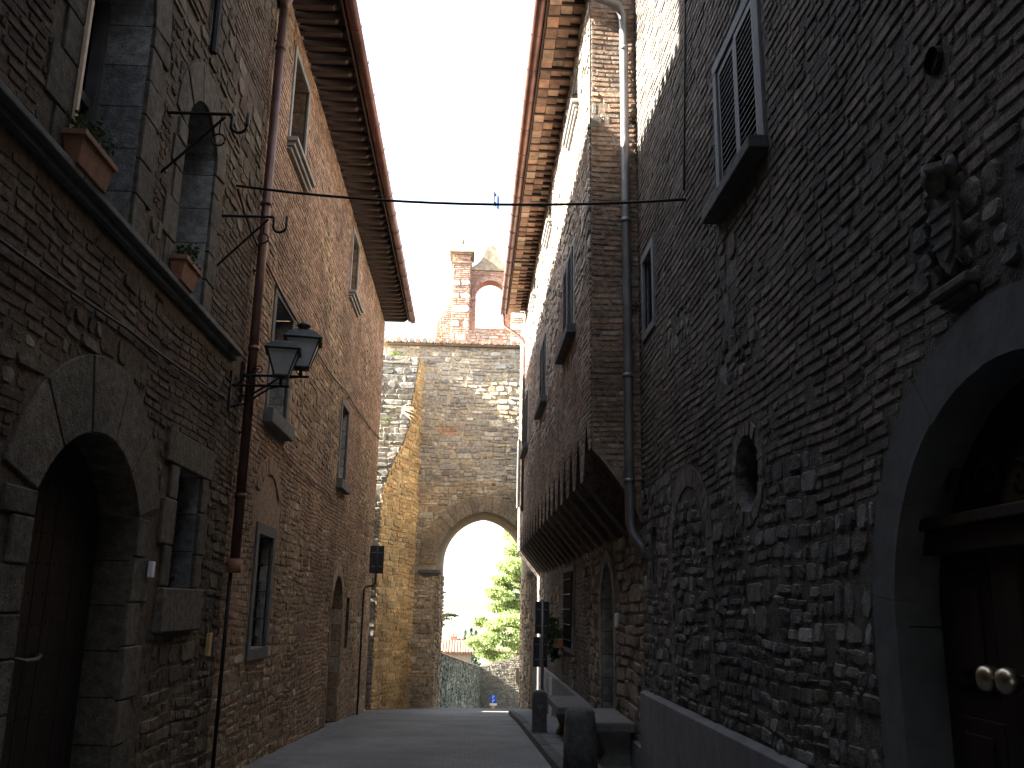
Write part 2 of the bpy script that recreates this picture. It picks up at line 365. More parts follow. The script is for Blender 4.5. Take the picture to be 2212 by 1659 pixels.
# ------------------------------------------------------------------ common pieces of a facade
def grille(parent, F, u0, u1, v0, v1, d, nu, nv, r=.011, bulge=0):
    mb = MB()
    for i in range(nu): u = u0 + (u1 - u0) * (i + .5) / nu; mb.tube([F.p(u, v0, d), F.p(u, v1, d)], r, 6)
    for i in range(nv): v = v0 + (v1 - v0) * (i + .5) / nv; mb.tube([F.p(u0, v, d + r), F.p(u1, v, d + r)], r, 6)
    return mb.build("grille", 'iron', parent)
def louvre(parent, F, u0, u1, v0, v1, d, n=None, mat='shutter', th=.035):
    mb = MB(); s = .055; fbox(mb, F, u0, u0 + s, v0, v1, d, d + th); fbox(mb, F, u1 - s, u1, v0, v1, d, d + th)
    fbox(mb, F, u0 + s, u1 - s, v0, v0 + s, d, d + th); fbox(mb, F, u0 + s, u1 - s, v1 - s, v1, d, d + th)
    n = n or int((v1 - v0 - 2 * s) / .05)
    for i in range(n):
        v = v0 + s + (v1 - v0 - 2 * s) * (i + .15) / n; h = (v1 - v0 - 2 * s) / n
        mb.add([F.p(u0 + s, v, d + th * .9), F.p(u1 - s, v, d + th * .9), F.p(u1 - s, v + h * .95, d + .004), F.p(u0 + s, v + h * .95, d + .004),
                F.p(u0 + s, v + .008, d + th * .9), F.p(u1 - s, v + .008, d + th * .9)], [(0, 1, 2, 3), (4, 5, 2, 3), (0, 1, 5, 4)])
    return mb.build("shutter", mat, parent)
def moulded_sill(parent, F, u0, u1, v, mat='pale', proj=.13, h=.15):
    mb = MB(); fbox(mb, F, u0, u1, v - h * .35, v, -.05, proj); fbox(mb, F, u0 + .03, u1 - .03, v - h * .7, v - h * .35 - .002, -.05, proj * .72); fbox(mb, F, u0 + .05, u1 - .05, v - h, v - h * .7 - .002, -.05, proj * .45)
    return mb.build("sill", mat, parent, bevel=.008)
def slab_sill(parent, F, u0, u1, v0, v1, proj, mat='grey'):
    mb = MB(); fbox(mb, F, u0, u1, v0, v1, -.06, proj); return mb.build("sill", mat, parent, bevel=.01)
def frame_rect(parent, F, u0, u1, v0, v1, w, d, mat, name="frame", top=True, bottom=True):
    mb = MB(); a = v0 if bottom else v0
    fbox(mb, F, u0 - w, u0, a, v1, -.02, d); fbox(mb, F, u1, u1 + w, a, v1, -.02, d)
    if top: fbox(mb, F, u0 - w, u1 + w, v1 + .001, v1 + w, -.02, d + .002)
    if bottom: fbox(mb, F, u0 - w, u1 + w, v0 - w, v0 - .001, -.02, d + .002)
    return mb.build(name, mat, parent, bevel=.004)
def pane(root, F, poly, d, mat='glass', name="window"):
    mb = MB(); mb.add([F.p(u, v, -d) for u, v in poly], [tuple(range(len(poly)))], flip=F.flip); return mb.build(name, mat, root)
def casement(parent, F, u0, u1, v0, v1, d, mat='greywood'):
    mb = MB(); s = .05; um = (u0 + u1) / 2
    for a, b in ((u0, u0 + s), (um - s * .8, um + s * .8), (u1 - s, u1)): fbox(mb, F, a, b, v0, v1, d, d + .04)
    for v in (v0, v0 + (v1 - v0) * .62, v1 - s): fbox(mb, F, u0, u1, v, v + s, d + .001, d + .038)
    return mb.build("frame", mat, parent)
def roof_slab(root, x0, z0, x1, z1, y0, y1, name="roof", th=.05):
    mb = MB(); rng = random.Random(3)
    s = -1 if x1 < x0 else 1
    L = math.hypot(x1 - x0, z1 - z0); nx, nz = -(z1 - z0) / L * s, abs(x1 - x0) / L
    mb.add([(x0, y0, z0), (x0, y1, z0), (x1, y1, z1), (x1, y0, z1), (x0 + nx * th, y0, z0 + nz * th), (x0 + nx * th, y1, z0 + nz * th), (x1 + nx * th, y1, z1 + nz * th), (x1 + nx * th, y0, z1 + nz * th)],
           [(0,1,2,3),(7,6,5,4),(0,4,5,1),(1,5,6,2),(2,6,7,3),(3,7,4,0)], (.22, .12, .08))
    y = y0 + .1
    while y < y1:                                    # rows of barrel tiles on top
        k = rng.uniform(.8, 1.2); c = (.30 * k, .15 * k, .09 * k); o = th + .02
        mb.tube([(x0 + nx * o - .03 * s, y, z0 + nz * o), (x1 + nx * o, y, z1 + nz * o)], .075, 6, c); y += .2
    return mb.build(name, 'tile', root)

# ================================================================== LEFT HOUSE with the arched door
h1 = thing("stone_house", "dark rubble house on the left with a wide arched plank door and two arched windows", "house", (-2.5, 3, 0))
door_o = arch(6.12, .82, g(6) - .02, 2.15, .47, 20); door_x = arch(6.12, 1.25, g(6), 2.25, .88, 10)
w1_o = arch(5.6, .52, 4.06, 5.75, .5, 20); w2_o = arch(7.47, .43, 4.06, 5.42, .44, 20)
sq_o = rect(7.74, 8.44, 1.65, 2.65)
mb = MB(); rng = random.Random(5)
backing(mb, FL, rect(-4, 9.5, -.6, 9.3), [door_o, w1_o, w2_o, sq_o], MORTW)
ex = [Ex(door_x), Ex(arch(5.6, .86, 4.0, 5.8, .78, 10)), Ex(arch(7.47, .72, 4.0, 5.45, .70, 10)), Ex(rect(7.42, 8.7, 1.32, 2.9)), Ex(rect(-9, 9.6, 3.90, 4.05))]
def z1(u, v):
    if v < 2.2: return False
    if 3.05 < v < 3.9: return noise.noise(Vector((u * .5, v * 1.5, 9))) > -.22
    return None
masonry(mb, FL, 2.2, 9.5, -.2, 9.3, ex, WARM1, 11, brick=.42, bcols=WARM1B, zone=z1, dmax=.029, smin=.08, smax=.27, rowset=(2, 2, 3, 3, 4))
h1w = mb.build("wall", 'masonry', h1)
mb = MB()                                             # rear and party walls, closing the street behind the camera
mb.box(-9, -2.5, -4, -3.9, -.6, 9.3, MORTW); mb.box(-9.2, -9, -4, 9.5, -.6, 9.3, MORTW)
mb.box(-9, -2.55, -3.9, 9.5, 9.2, 9.3, MORTW); mb.build("rear_wall", 'masonry', h1)
def dressed_arch(root, name, F, inner, outer, jin, jout, v0, vs, d, cols, seed, step=1):
    r = random.Random(seed); mb = MB(); blocks(mb, F, inner[1:-1], outer[1:-1], -.02, d, cols, r, .005, step)
    jambs(mb, F, jin[0], v0, vs, -1, jout, d, cols, r); jambs(mb, F, jin[1], v0, vs, 1, jout, d, cols, r)
    return mb.build(name, 'masonry', root, bevel=.01)
VO = arch(6.12, .82, 0, 2.15, .47, 20); VX = arch(6.12, 1.24, 0, 2.26, .88, 20)
dr = MB()
plank = MB(); 
for i in range(9):
    a = 5.3 + i * .1834; 
    fbox(plank, FL, a + .004, a + .18, -.1, 2.62, -.29, -.262 + (i % 3) * .002)
for j in range(12):
    for i in range(16):
        u = 5.38 + i * .098; v = .25 + j * .19
        plank.add([FL.p(u - .011, v, -.262), FL.p(u, v - .011, -.262), FL.p(u + .011, v, -.262), FL.p(u, v + .011, -.262), FL.p(u, v, -.245)], [(0, 1, 4), (1, 2, 4), (2, 3, 4), (3, 0, 4)])
h1d = plank.build("door", 'door_dark', h1)
kn = MB(); kn.tube([FL.p(5.75, 1.20, -.25), FL.p(5.75, 1.20, -.19), FL.p(5.85, 1.18, -.17), FL.p(6.0, 1.18, -.17), FL.p(6.1, 1.2, -.19), FL.p(6.1, 1.2, -.25)], .016, 6)
kn.build("pull_handle", 'lampmetal', h1d)
dressed_arch(h1, "door_surround", FL, VO, VX, (5.3, 6.94), .36, g(6), 2.15, .03, DRESS, 21, 4)
mb = MB(); reveal(mb, FL, door_o, .28, DRESS, random.Random(22)); mb.build("door_reveal", 'masonry', h1)
mb = MB(); rng = random.Random(4)
y = -3.9
while y < 9.12:
    e = min(y + rng.uniform(.9, 1.5), 9.12); fbox(mb, FL, y + .003, e - .003, 3.95, 4.0, -.02, .06); fbox(mb, FL, y + .003, e - .003, 4.002, 4.05, -.02, .11); y = e
mb.build("string_course", 'grey', h1, bevel=.008)
for (uc, hw, vs, ri, wv, jw, seed) in ((5.6, .52, 5.75, .5, .34, .34, 31), (7.47, .43, 5.42, .44, .29, .3, 32)):
    o = arch(uc, hw, 4.06, vs, ri, 20); w = pane(h1, FL, o, .42)
    fr = MB(); fbox(fr, FL, uc - hw + .002, uc - hw + .07, 4.06, vs + ri * .3, -.40, -.32); fbox(fr, FL, uc - .035, uc + .035, 4.06, vs + ri * .8, -.405, -.34); fbox(fr, FL, uc + hw - .07, uc + hw - .002, 4.06, vs + ri * .3, -.40, -.32)
    fbox(fr, FL, uc - hw + .07, uc + hw - .07, 4.06, 4.14, -.402, -.345); fbox(fr, FL, uc - hw + .07, uc + hw - .07, 5.0, 5.07, -.402, -.345)
    fr.build("frame", 'greywood', w)
    V1 = arch(uc, hw, 0, vs, ri, 20); V2 = arch(uc, hw + wv, 0, vs + .05, ri + wv, 20)
    dressed_arch(w, "stone_surround", FL, V1, V2, (uc - hw, uc + hw), jw, 4.05, vs, .03, DRESS, seed, 4)
    mb = MB(); reveal(mb, FL, o, .42, GREYS, random.Random(seed + 5)); mb.build("stone_reveal", 'masonry', w)
    if hw > .5:
        mb = MB(); fbox(mb, FL, uc - hw - .035, uc - hw - .002, 4.06, 5.2, -.03, .05); mb.build("shutter_edge", 'cream', w)
w = pane(h1, FL, sq_o, .40); mb = MB(); r = random.Random(41)
jambs(mb, FL, 7.74, 1.66, 2.65, -1, .32, .04, DRESS, r, .34); jambs(mb, FL, 8.44, 1.66, 2.65, 1, .26, .04, DRESS, r, .34)
fbox(mb, FL, 7.38, 8.72, 2.655, 2.93, -.02, .045, DRESS[0]); fbox(mb, FL, 7.54, 8.64, 1.30, 1.652, -.02, .075, DRESS[2])
mb.build("stone_surround", 'masonry', w, bevel=.012)
mb = MB(); reveal(mb, FL, sq_o, .40, GREYS, random.Random(42), True); mb.build("stone_reveal", 'masonry', w)
grille(w, FL, 7.74, 8.44, 1.65, 2.65, -.16, 4, 5, .012)
roof_slab(h1, -1.86, 9.12, -5.6, 10.2, 6.5, 9.55)
mb = MB(); mb.tube([FL.p(7.35, 6.35, .06), FL.p(7.35, 9.0, .06)], .035, 8); mb.build("flue_pipe", 'iron', h1)
for nm, (a, b, c, d), mt in (("bell_plate", (7.2, 7.27, 1.72, 1.84), 'white'), ("number_plate", (9.0, 9.09, 1.05, 1.26), 'yellow')):
    mb = MB(); fbox(mb, FL, a, b, c, d, .04, .075); mb.build(nm, mt, h1, bevel=.006)

# ================================================================== LEFT HOUSE with the long dark eave
h2 = thing("brick_house", "tall warm brick and stone house on the left under a long dark raftered eave", "house", (-2.5, 16, -.5))
YE = 23.78
op = dict(up1=rect(10.78, 11.72, 7.36, 8.62), up2=rect(16.9, 17.8, 7.48, 8.74), m1=rect(10.8, 11.85, 3.8, 5.25), m2=rect(16.9, 17.75, 3.8, 5.22),
          lw=rect(10.88, 11.68, 1.03, 2.33), sl=rect(19.2, 19.7, .67, 1.68), dr=arch(17.85, .72, g(18) - .02, 1.45, .62, 10))
mb = MB(); backing(mb, FL, rect(9.5, YE, -1.5, 9.02), list(op.values()), (.33, .24, .165))
ex = [Ex(rect(a[0][0] - e, a[1][0] + e, a[0][1] - f, a[2][1] + e)) for a, e, f in ((op['up1'], .10, .16), (op['up2'], .10, .16), (op['m1'], .14, .2), (op['m2'], .14, .2), (op['lw'], .15, .15), (op['sl'], .04, .04))] + [Ex(arch(17.85, .88, -1, 1.5, .78, 10))]
ex.append(Ex(arch(11.28, .72, 2.3, 2.85, .42, 8)))
def z2(u, v):
    n = noise.noise(Vector((u * .35 + 3, v * .5, 2)))
    if v > 5.2: return n > -.35
    if v < 2.6: return n > .2
    return n > .02
masonry(mb, FL, 9.5, YE, -1.3, 9.02, ex, WARM, 12, bcols=WARMB, zone=z2, dmax=.025, smin=.10, smax=.28, rowset=(3, 3, 4))
bl = MB(); blocks(bl, FL, arch(11.28, .52, 2.2, 2.82, .26, 14)[1:-1], arch(11.28, .72, 2.2, 2.85, .44, 14)[1:-1], -.02, .03, WARMB, random.Random(7))
bl.build("relieving_arch", 'masonry', h2)
FE = Frame((0, YE, 0), (1, 0, 0), (0, 1, 0)); backing(mb, FE, rect(-7, -2.5, -1.5, 10), [], (.25, .18, .12))
mb.box(-7.1, -7, 9.5, YE, -1.5, 9.2, MORTW); mb.box(-7, -2.55, 9.5, YE - .02, 9.0, 9.1, MORTW)
mb.build("wall", 'masonry', h2)
for k in ('up1', 'up2'):
    o = op[k]; (a, c), (b, _), (_, d) = o[0], o[1], o[2]
    w = pane(h2, FL, o, .26); casement(w, FL, a, b, c, d, -.26); frame_rect(w, FL, a, b, c, d, .09, .03, 'pale', "surround", bottom=False)
    mb = MB(); reveal(mb, FL, o, .26, ((.22, .17, .125),), random.Random(1), True); mb.build("reveal", 'masonry', w)
    moulded_sill(w, FL, a - .13, b + .3, c, 'pale', .15, .17)
for k in ('m1', 'm2'):
    o = op[k]; (a, c), (b, _), (_, d) = o[0], o[1], o[2]
    w = pane(h2, FL, o, .30); frame_rect(w, FL, a, b, c, d, .12, .03, 'grey', "surround", bottom=False)
    mb = MB(); reveal(mb, FL, o, .30, GREYS, random.Random(2), True); mb.build("reveal", 'masonry', w)
    louvre(w, FL, a + .01, (a + b) / 2 - .01, c + .02, d - .02, -.25, mat='shutter'); louvre(w, FL, (a + b) / 2 + .01, b - .01, c + .02, d - .02, -.25, mat='shutter')
    slab_sill(w, FL, a - .18, b + .1, c - .18, c, .13, 'grey')
o = op['lw']; w = pane(h2, FL, o, .30); frame_rect(w, FL, 10.88, 11.68, 1.03, 2.33, .13, .035, 'grey', "surround")
mb = MB(); reveal(mb, FL, o, .3, GREYS, random.Random(3), True); mb.build("reveal", 'masonry', w); grille(w, FL, 10.88, 11.68, 1.03, 2.33, -.1, 4, 6, .012)
w = pane(h2, FL, op['sl'], .2); mb = MB(); reveal(mb, FL, op['sl'], .2, DRESS, random.Random(3), True); mb.build("reveal", 'masonry', w)
d2 = MB()
for i in range(8): fbox(d2, FL, 17.13 + i * .18, 17.305 + i * .18, -.75, 2.05, -.30, -.27 + (i % 2) * .004)
d2 = d2.build("door", 'door_dark', h2)
mb = MB(); mb.tube([FL.p(17.3, .5, -.27), FL.p(17.3, .5, -.21), FL.p(17.3, .6, -.21), FL.p(17.3, .6, -.27)], .012, 6); mb.build("handle", 'iron', d2)
dressed_arch(d2, "surround", FL, arch(17.85, .72, 0, 1.45, .62, 7), arch(17.85, .9, 0, 1.47, .8, 7), (17.13, 18.57), .16, g(18) - .05, 1.45, .025, WARMB, 51)
mb = MB(); reveal(mb, FL, op['dr'], .28, WARM, random.Random(52)); mb.build("reveal", 'masonry', d2)
# roof, rafters, gutter
rf = roof_slab(h2, -1.84, 9.19, -4.8, 10.1, 9.55, YE + .05)
mb = MB(); mb.box(-2.5, -1.84, 9.56, YE + .02, 9.145, 9.185); mb.build("soffit", 'soffit', rf)
rng = random.Random(8); n = 46
for i in range(n):
    y = 9.72 + (YE - 9.85) * i / (n - 1) + rng.uniform(-.03, .03); hh = rng.uniform(.10, .125); ww = rng.uniform(.045, .058); e = rng.uniform(-.02, .02)
    mb = MB(); x0, x1 = -2.52, -1.88 + e
    mb.add([(x0, y - ww, 9.142 - hh), (x0, y + ww, 9.142 - hh), (x0, y + ww, 9.142), (x0, y - ww, 9.142), (x1 - .09, y - ww * .9, 9.142 - hh), (x1 - .09, y + ww * .9, 9.142 - hh), (x1, y + ww * .9, 9.142 - hh * .45), (x1, y - ww * .9, 9.142 - hh * .45), (x1, y + ww * .9, 9.142), (x1, y - ww * .9, 9.142)],
           [(0, 1, 5, 4), (4, 5, 6, 7), (7, 6, 8, 9), (1, 2, 8, 6, 5), (0, 4, 7, 9, 3)])
    mb.build("rafter", 'rafter', rf)
mb = MB(); mb.box(-1.853, -1.83, 9.56, YE + .02, 9.02, 9.20); mb.build("fascia_board", 'rafter', rf)
def half_gutter(x, z, y0, y1, r, side, n=9):
    m_ = MB(); rings = []
    for y in (y0, y1):
        rings.append([(x + r * math.cos(math.pi * (1 + k / n)), y, z + r * math.sin(math.pi * (1 + k / n))) for k in range(n + 1)] + [(x + (r - .008) * math.cos(math.pi * (2 - k / n)), y, z + (r - .008) * math.sin(math.pi * (2 - k / n))) for k in range(n + 1)])
    m_.loft(rings, caps=True)
    y = y0 + .4
    while y < y1:                                     # hoops that carry it
        m_.tube([(x + (r + .006) * math.cos(math.pi * (1 + k / 8)), y, z + (r + .006) * math.sin(math.pi * (1 + k / 8))) for k in range(9)] + [(x + (r + .006) * (1 if side > 0 else -1), y, z + .05)], .007, 5); y += .85
    return m_
half_gutter(-1.745, 9.10, 9.55, YE + .03, .085, 1).build("gutter", 'gutter', rf, smooth=True)
mb = MB(); X = -2.41
mb.tube([(-1.76, 9.62, 9.03), (-1.8, 9.62, 8.98), (-2.3, 9.6, 8.86), (X, 9.6, 8.78)], .055, 10)
mb.tube([(X, 9.6, 8.84), (X, 9.6, 8.62), (X, 9.6, 8.5), (X, 9.6, 8.44)], [.11, .11, .065, .055], 12)
mb.tube([(X, 9.6, 8.45), (X, 9.6, 1.95)], .052, 12)
for z in (7.9, 5.9, 4.2, 2.6): mb.tube([(X, 9.6, z), (X, 9.6, z + .05)], .062, 12)
dp = mb.build("downpipe", 'copper', h2, smooth=True)
for z in (8.02, 5.12, 3.3): mb = MB(); mb.tube([(-2.5, 9.6, z), (X + .02, 9.6, z)], .012, 6); mb.tube([(-2.5, 9.52, z + .04), (-2.48, 9.6, z), (-2.5, 9.68, z - .04)], .008, 5); mb.build("pipe_bracket", 'iron', dp)
mb = MB(); mb.tube([(X, 9.6, 1.98), (X, 9.6, 1.84)], .068, 10); mb.build("pipe_shoe", 'terracotta', dp, smooth=True)
mb = MB(); mb.tube([(-2.44, 9.6, 1.9), (-2.44, 9.58, -.3)], .02, 8); mb.build("conduit", 'iron', h2, smooth=True)

# ================================================================== RIGHT HOUSE, near
h3 = thing("stone_house", "dark grey stone house on the right with a large round-arched door and round window", "house", (1.9, 3, 0))
do = arch(3.05, .95, g(3) + .1, 1.5, .95, 28); sh_o = rect(5.47, 6.45, 4.62, 5.78); sw_o = rect(9.16, 9.66, 4.55, 5.38); oc = ring(6.13, 2.47, .265, 36)
slit = rect(9.28, 9.47, 1.8, 2.38)
mb = MB(); backing(mb, FR, rect(-4, 10.0, -.6, 10.6), [do, sh_o, sw_o, oc, slit], MORTC)
ex = [Ex(arch(3.05, 1.19, -.5, 1.5, 1.19, 20)), Ex(rect(5.36, 6.55, 4.4, 5.9)), Ex(rect(9.06, 9.76, 4.42, 5.48)), Ex(ring(6.13, 2.47, .355, 36)), Ex(rect(9.25, 9.5, 1.77, 2.42)), Ex(rect(-9, 10, -1, .72)),
      Ex(ring(3.28, 3.8, .055, 10))]
na = arch(7.88, .62, .72, 2.1, .5, 10); ex_n = arch(7.88, .80, .72, 2.12, .66, 10)
def z3(u, v):
    n = noise.noise(Vector((u * .5 + 20, v * .6, 5)))
    if v > 2.35 + .13 * (u - 6): return n > -.13 - (.06 * (v - 4) if v > 4 else 0) - (.35 if u > 6.8 else 0)
    return n > .42
ex3 = ex + [Ex(ex_n)]
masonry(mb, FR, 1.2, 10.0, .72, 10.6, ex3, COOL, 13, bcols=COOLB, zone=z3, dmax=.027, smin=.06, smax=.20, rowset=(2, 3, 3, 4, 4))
masonry(mb, FR, 7.28, 8.48, .74, 2.6, [Ex(rect(0, 7.28, 0, 3)), Ex([(7.0, 2.1)] + na[1:-1] + [(8.8, 2.1), (8.8, 3), (7.0, 3)])], COOL, 14, zone=lambda u, v: False, dmax=.04, smin=.08, smax=.2, rowset=(3, 4, 4))
mb.build("wall", 'masonry', h3)
mb = MB(); blocks(mb, FR, arch(7.88, .62, .72, 2.1, .5, 24)[1:-1], arch(7.88, .80, .72, 2.12, .66, 24)[1:-1], -.02, .019, COOLB, random.Random(61))
jambs(mb, FR, 7.26, .74, 2.1, -1, .2, .019, COOLB, random.Random(62), .075); jambs(mb, FR, 8.5, .74, 2.1, 1, .2, .019, COOLB, random.Random(63), .075)
mb.build("blocked_arch", 'masonry', h3)
mb = MB(); mb.box(1.9, 9, -4.1, -4, -.6, 10.6, MORTC); mb.box(9, 9.2, -4, 26, -2, 10.6, MORTC); mb.box(1.95, 9, -4, 10.0, 10.3, 10.4, MORTC); mb.box(1.96, 9, 10.0, 25.68, 9.2, 9.3, MORTC); mb.box(1.96, 9, 9.9, 9.98, -1, 10.4, MORTC); mb.box(1.92, 9, 25.7, 25.75, -2, 9.3, MORTC); mb.build("rear_wall", 'masonry', h3)
mb = MB(); fpoly(mb, Frame((0, 4.24, 0), (1, 0, 0), (0, -1, 0)), [(1.9, -.6), (1.83, -.6), (1.83, .70), (1.9, .735)], -5.75, 0)
fpoly(mb, Frame((0, -4, 0), (1, 0, 0), (0, -1, 0)), [(1.9, -.6), (1.83, -.6), (1.83, .70), (1.9, .735)], -5.9, 0)
mb.build("plinth", 'cement', h3, bevel=.006)
# door
mb = MB(); A = arch(3.05, .95, g(3), 1.5, .95, 28); B = arch(3.05, 1.17, g(3), 1.5, 1.19, 28)
blocks(mb, FR, A, B, -.02, .035, ((.115, .123, .132), (.10, .108, .117)), random.Random(64), .002, 4); mb.build("door_surround", 'greyface', h3)
mb = MB(); reveal(mb, FR, do, .20, ((.17, .18, .19),), random.Random(65)); mb.build("door_reveal", 'greyface', h3)
d3 = MB(); fbox(d3, FR, 2.1, 4.0, -.1, 1.83, -0.2, -0.16)
for a, b in ((2.18, 3.30), (3.56, 3.92)):
    for c, d in ((.05, .75), (.87, 1.15), (1.27, 1.72)):
        fbox(d3, FR, a, b, c, d, -0.162, -0.145); fbox(d3, FR, a + .08, b - .08, c + .06, d - .06, -0.147, -0.132)
fbox(d3, FR, 3.34, 3.52, -.05, 1.8, -0.162, -0.122)
d3 = d3.build("door", 'door_brown', h3, bevel=.006)
mb = MB(); fbox(mb, FR, 2.1, 4.0, 1.80, 1.90, -0.17, -0.08); fbox(mb, FR, 2.1, 4.0, 1.902, 1.95, -0.17, -0.05); mb.build("transom", 'door_brown', d3, bevel=.006)
mb = MB(); mb.add([FR.p(u, v, -0.18) for u, v in arch(3.05, .95, 1.9, 1.9 if False else 1.5, .95, 20)[1:-1]], [tuple(range(21))]); mb.build("fanlight", 'glass', d3)
for s_ in (-1, 1):
    mb = MB()
    for k in range(3):
        c0 = 3.05 + s_ * (.18 + .22 * k); mb.tube([FR.p(c0 + .1 * math.cos(t * .5) * (1 - t / 16), 2.06 + .1 * math.sin(t * .5) * (1 - t / 16), -0.12) for t in range(14)], .007, 5)
    mb.build("fanlight_scroll", 'iron', d3)
for u in (3.36, 3.49):
    mb = MB(); rr = [.022, .022, .045, .05, .045, .02]; dd = [-0.15, -0.1, -0.085, -0.06, -0.035, -0.025]
    mb.tube([FR.p(u, 1.32, d) for d in dd], rr, 14)
    mb.build("door_knob", 'brass', d3, smooth=True)
# round window
mb = MB(); I, O = ring(6.13, 2.47, .265, 36), ring(6.13, 2.47, .365, 36); blocks(mb, FR, I + I[:1], O + O[:1], -.02, .018, COOLB, random.Random(66), .004)
w = pane(h3, FR, oc, .45); mb.build("brick_ring", 'masonry', w)
mb = MB(); reveal(mb, FR, oc, .45, ((.14, .14, .14),), random.Random(67), True); mb.build("reveal", 'masonry', w, smooth=True)
# shuttered window
w = pane(h3, FR, sh_o, .2); frame_rect(w, FR, 5.47, 6.45, 4.62, 5.78, .09, .03, 'bluegrey', bottom=False)
mb = MB(); reveal(mb, FR, sh_o, .2, ((.2, .2, .2),), random.Random(1), True); mb.build("reveal", 'masonry', w)
louvre(w, FR, 5.475, 5.95, 4.63, 5.77, -.01); louvre(w, FR, 5.97, 6.445, 4.63, 5.77, -.02)
slab_sill(w, FR, 5.36, 6.62, 4.525, 4.62, .14, 'bronze')
w = pane(h3, FR, sw_o, .2); frame_rect(w, FR, 9.16, 9.66, 4.55, 5.38, .09, .03, 'bluegrey'); louvre(w, FR, 9.17, 9.65, 4.56, 5.37, -.06)
mb = MB(); reveal(mb, FR, sw_o, .2, ((.2, .2, .2),), random.Random(1), True); mb.build("reveal", 'masonry', w)
w = pane(h3, FR, slit, .25, 'glass'); mb = MB(); reveal(mb, FR, slit, .25, COOLB, random.Random(1), True); mb.build("reveal", 'masonry', w)
mb = MB(); mb.tube([FR.p(3.28, 3.8, .004), FR.p(3.28, 3.8, .012)], .05, 12); mb.tube([FR.p(3.28, 3.8, .004), FR.p(3.28, 3.8, .035)], [.062, .058], 12, caps=False); mb.build("vent_hole", 'black', h3)
roof_slab(h3, 1.35, 10.55, 5.4, 11.7, -4, 10.4)

# ================================================================== RIGHT HOUSE, far, with the corbelled upper floor
h4 = thing("corbelled_house", "long house on the right whose upper floors jut out over curved corbels", "house", (1.9, 16, -.5))
YF = 25.7; ZT = 9.38
jo = dict(a=rect(11.66, 12.86, 5.22, 6.42), b=rect(16.2, 17.4, 5.3, 6.55), c=rect(21.5, 22.7, 5.35, 6.7), u1=rect(11.25, 11.95, 8.34, 8.93), u2=rect(15.35, 15.95, 8.40, 8.93), u3=rect(19.4, 20.0, 8.42, 8.93), d=rect(24.35, 25.1, 4.2, 6.0))
PITCH = .86; NB = int((YF - 10.05) / PITCH) + 1; PITCH = (YF - 10.0) / NB
WE = .42
def wave(y):                          # 0 at the bracket, 1 in the middle of the bay, with a pointed crown
    t = ((y - 10.0) / PITCH) % 1.0; t = abs(t * 2 - 1); t = t / .62; return (1 - t) ** .6 if t < 1 else 0
def vlow(y): return 3.02 + .66 * (max(wave(y), WE) if y < 10.4 else wave(y))
mb = MB(); rng = random.Random(71)
lowline = [(10.0 + (YF - 10) * i / (NB * 24), vlow(10.0 + (YF - 10) * i / (NB * 24))) for i in range(NB * 24 + 1)]
backing(mb, FJ, lowline + [(YF, ZT), (10.0, ZT)], list(jo.values()), (.24, .215, .19))
exj = [Ex(rect(a[0][0] - .1, a[1][0] + .1, a[0][1] - .12, a[2][1] + .1)) for a in jo.values()] + [Ex([(9, 2)] + [(u, v + .02) for u, v in lowline] + [(27, 2)])]
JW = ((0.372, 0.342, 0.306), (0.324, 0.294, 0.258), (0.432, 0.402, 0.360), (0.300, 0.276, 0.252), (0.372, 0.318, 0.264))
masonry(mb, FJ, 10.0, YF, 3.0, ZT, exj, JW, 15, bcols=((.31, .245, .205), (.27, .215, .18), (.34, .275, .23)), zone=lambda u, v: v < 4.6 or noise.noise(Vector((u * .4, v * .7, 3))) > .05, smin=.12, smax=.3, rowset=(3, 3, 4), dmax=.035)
mb.build("wall", 'masonry', h4)
def prof(s, w):                       # underside of the jetty from the wall (s=0) to the front (s=1)
    lo = (1.9 - .57 * s, 2.34 + .68 * s)
    hi = (1.9 - .57 * s ** 1.25, 2.40 + 1.28 * s ** .62)
    return (lo[0] + (hi[0] - lo[0]) * w, lo[1] + (hi[1] - lo[1]) * w)

for k in range(NB):
    mb = MB(); rings = []; c = rng.uniform(.85, 1.15)
    for i in range(25):
        y = 10.0 + PITCH * (k + i / 24); w_ = wave(y) if 0 < i < 24 else 0; w_ = max(w_, WE) if k == 0 and i < 12 else w_
        rings.append([(prof(s / 9, w_)[0], y, prof(s / 9, w_)[1] + (.012 if s % 2 else 0)) for s in range(10)])
    mb.loft(rings, (.075 * c, .06 * c, .052 * c), closed=False); mb.build("corbel", 'masonry', h4)
# end wall facing the camera
sv = [(1.33, 3.2)] + [prof(s / 8, WE) for s in range(8, -1, -1)]
sv = [(1.33, ZT), (1.33, 3.28)] + [prof(s / 8, WE) for s in range(8, -1, -1)][1:] + [(1.9, ZT)]
mb = MB(); backing(mb, FS, sv, [], (.22, .18, .15)); cut = Ex([(1.2, 2)] + [(1.2, 3.28)] + [prof(s / 8, WE) for s in range(8, -1, -1)] + [(1.95, 2.2)])
masonry(mb, FS, 1.33, 1.9, 2.3, ZT, [cut], ((.25, .235, .21), (.22, .2, .18)), 16, bcols=((.27, .18, .13), (.24, .165, .125), (.30, .205, .15), (.23, .175, .145), (.28, .225, .18)), zone=lambda u, v: noise.noise(Vector((u * 2, v * 1.3, 7))) > -.42, rowset=(2, 3), dmax=.03)
mb.build("end_wall", 'masonry', h4)
mb = MB(); backing(mb, Frame((0, YF, 0), (1, 0, 0), (0, 1, 0)), [(1.33, ZT), (1.33, 3.02)] + [prof(q / 8, 0) for q in range(7, -1, -1)] + [(1.95, 2.34), (1.95, ZT)], [], (.25, .22, .19)); mb.build("far_end_wall", 'masonry', h4)
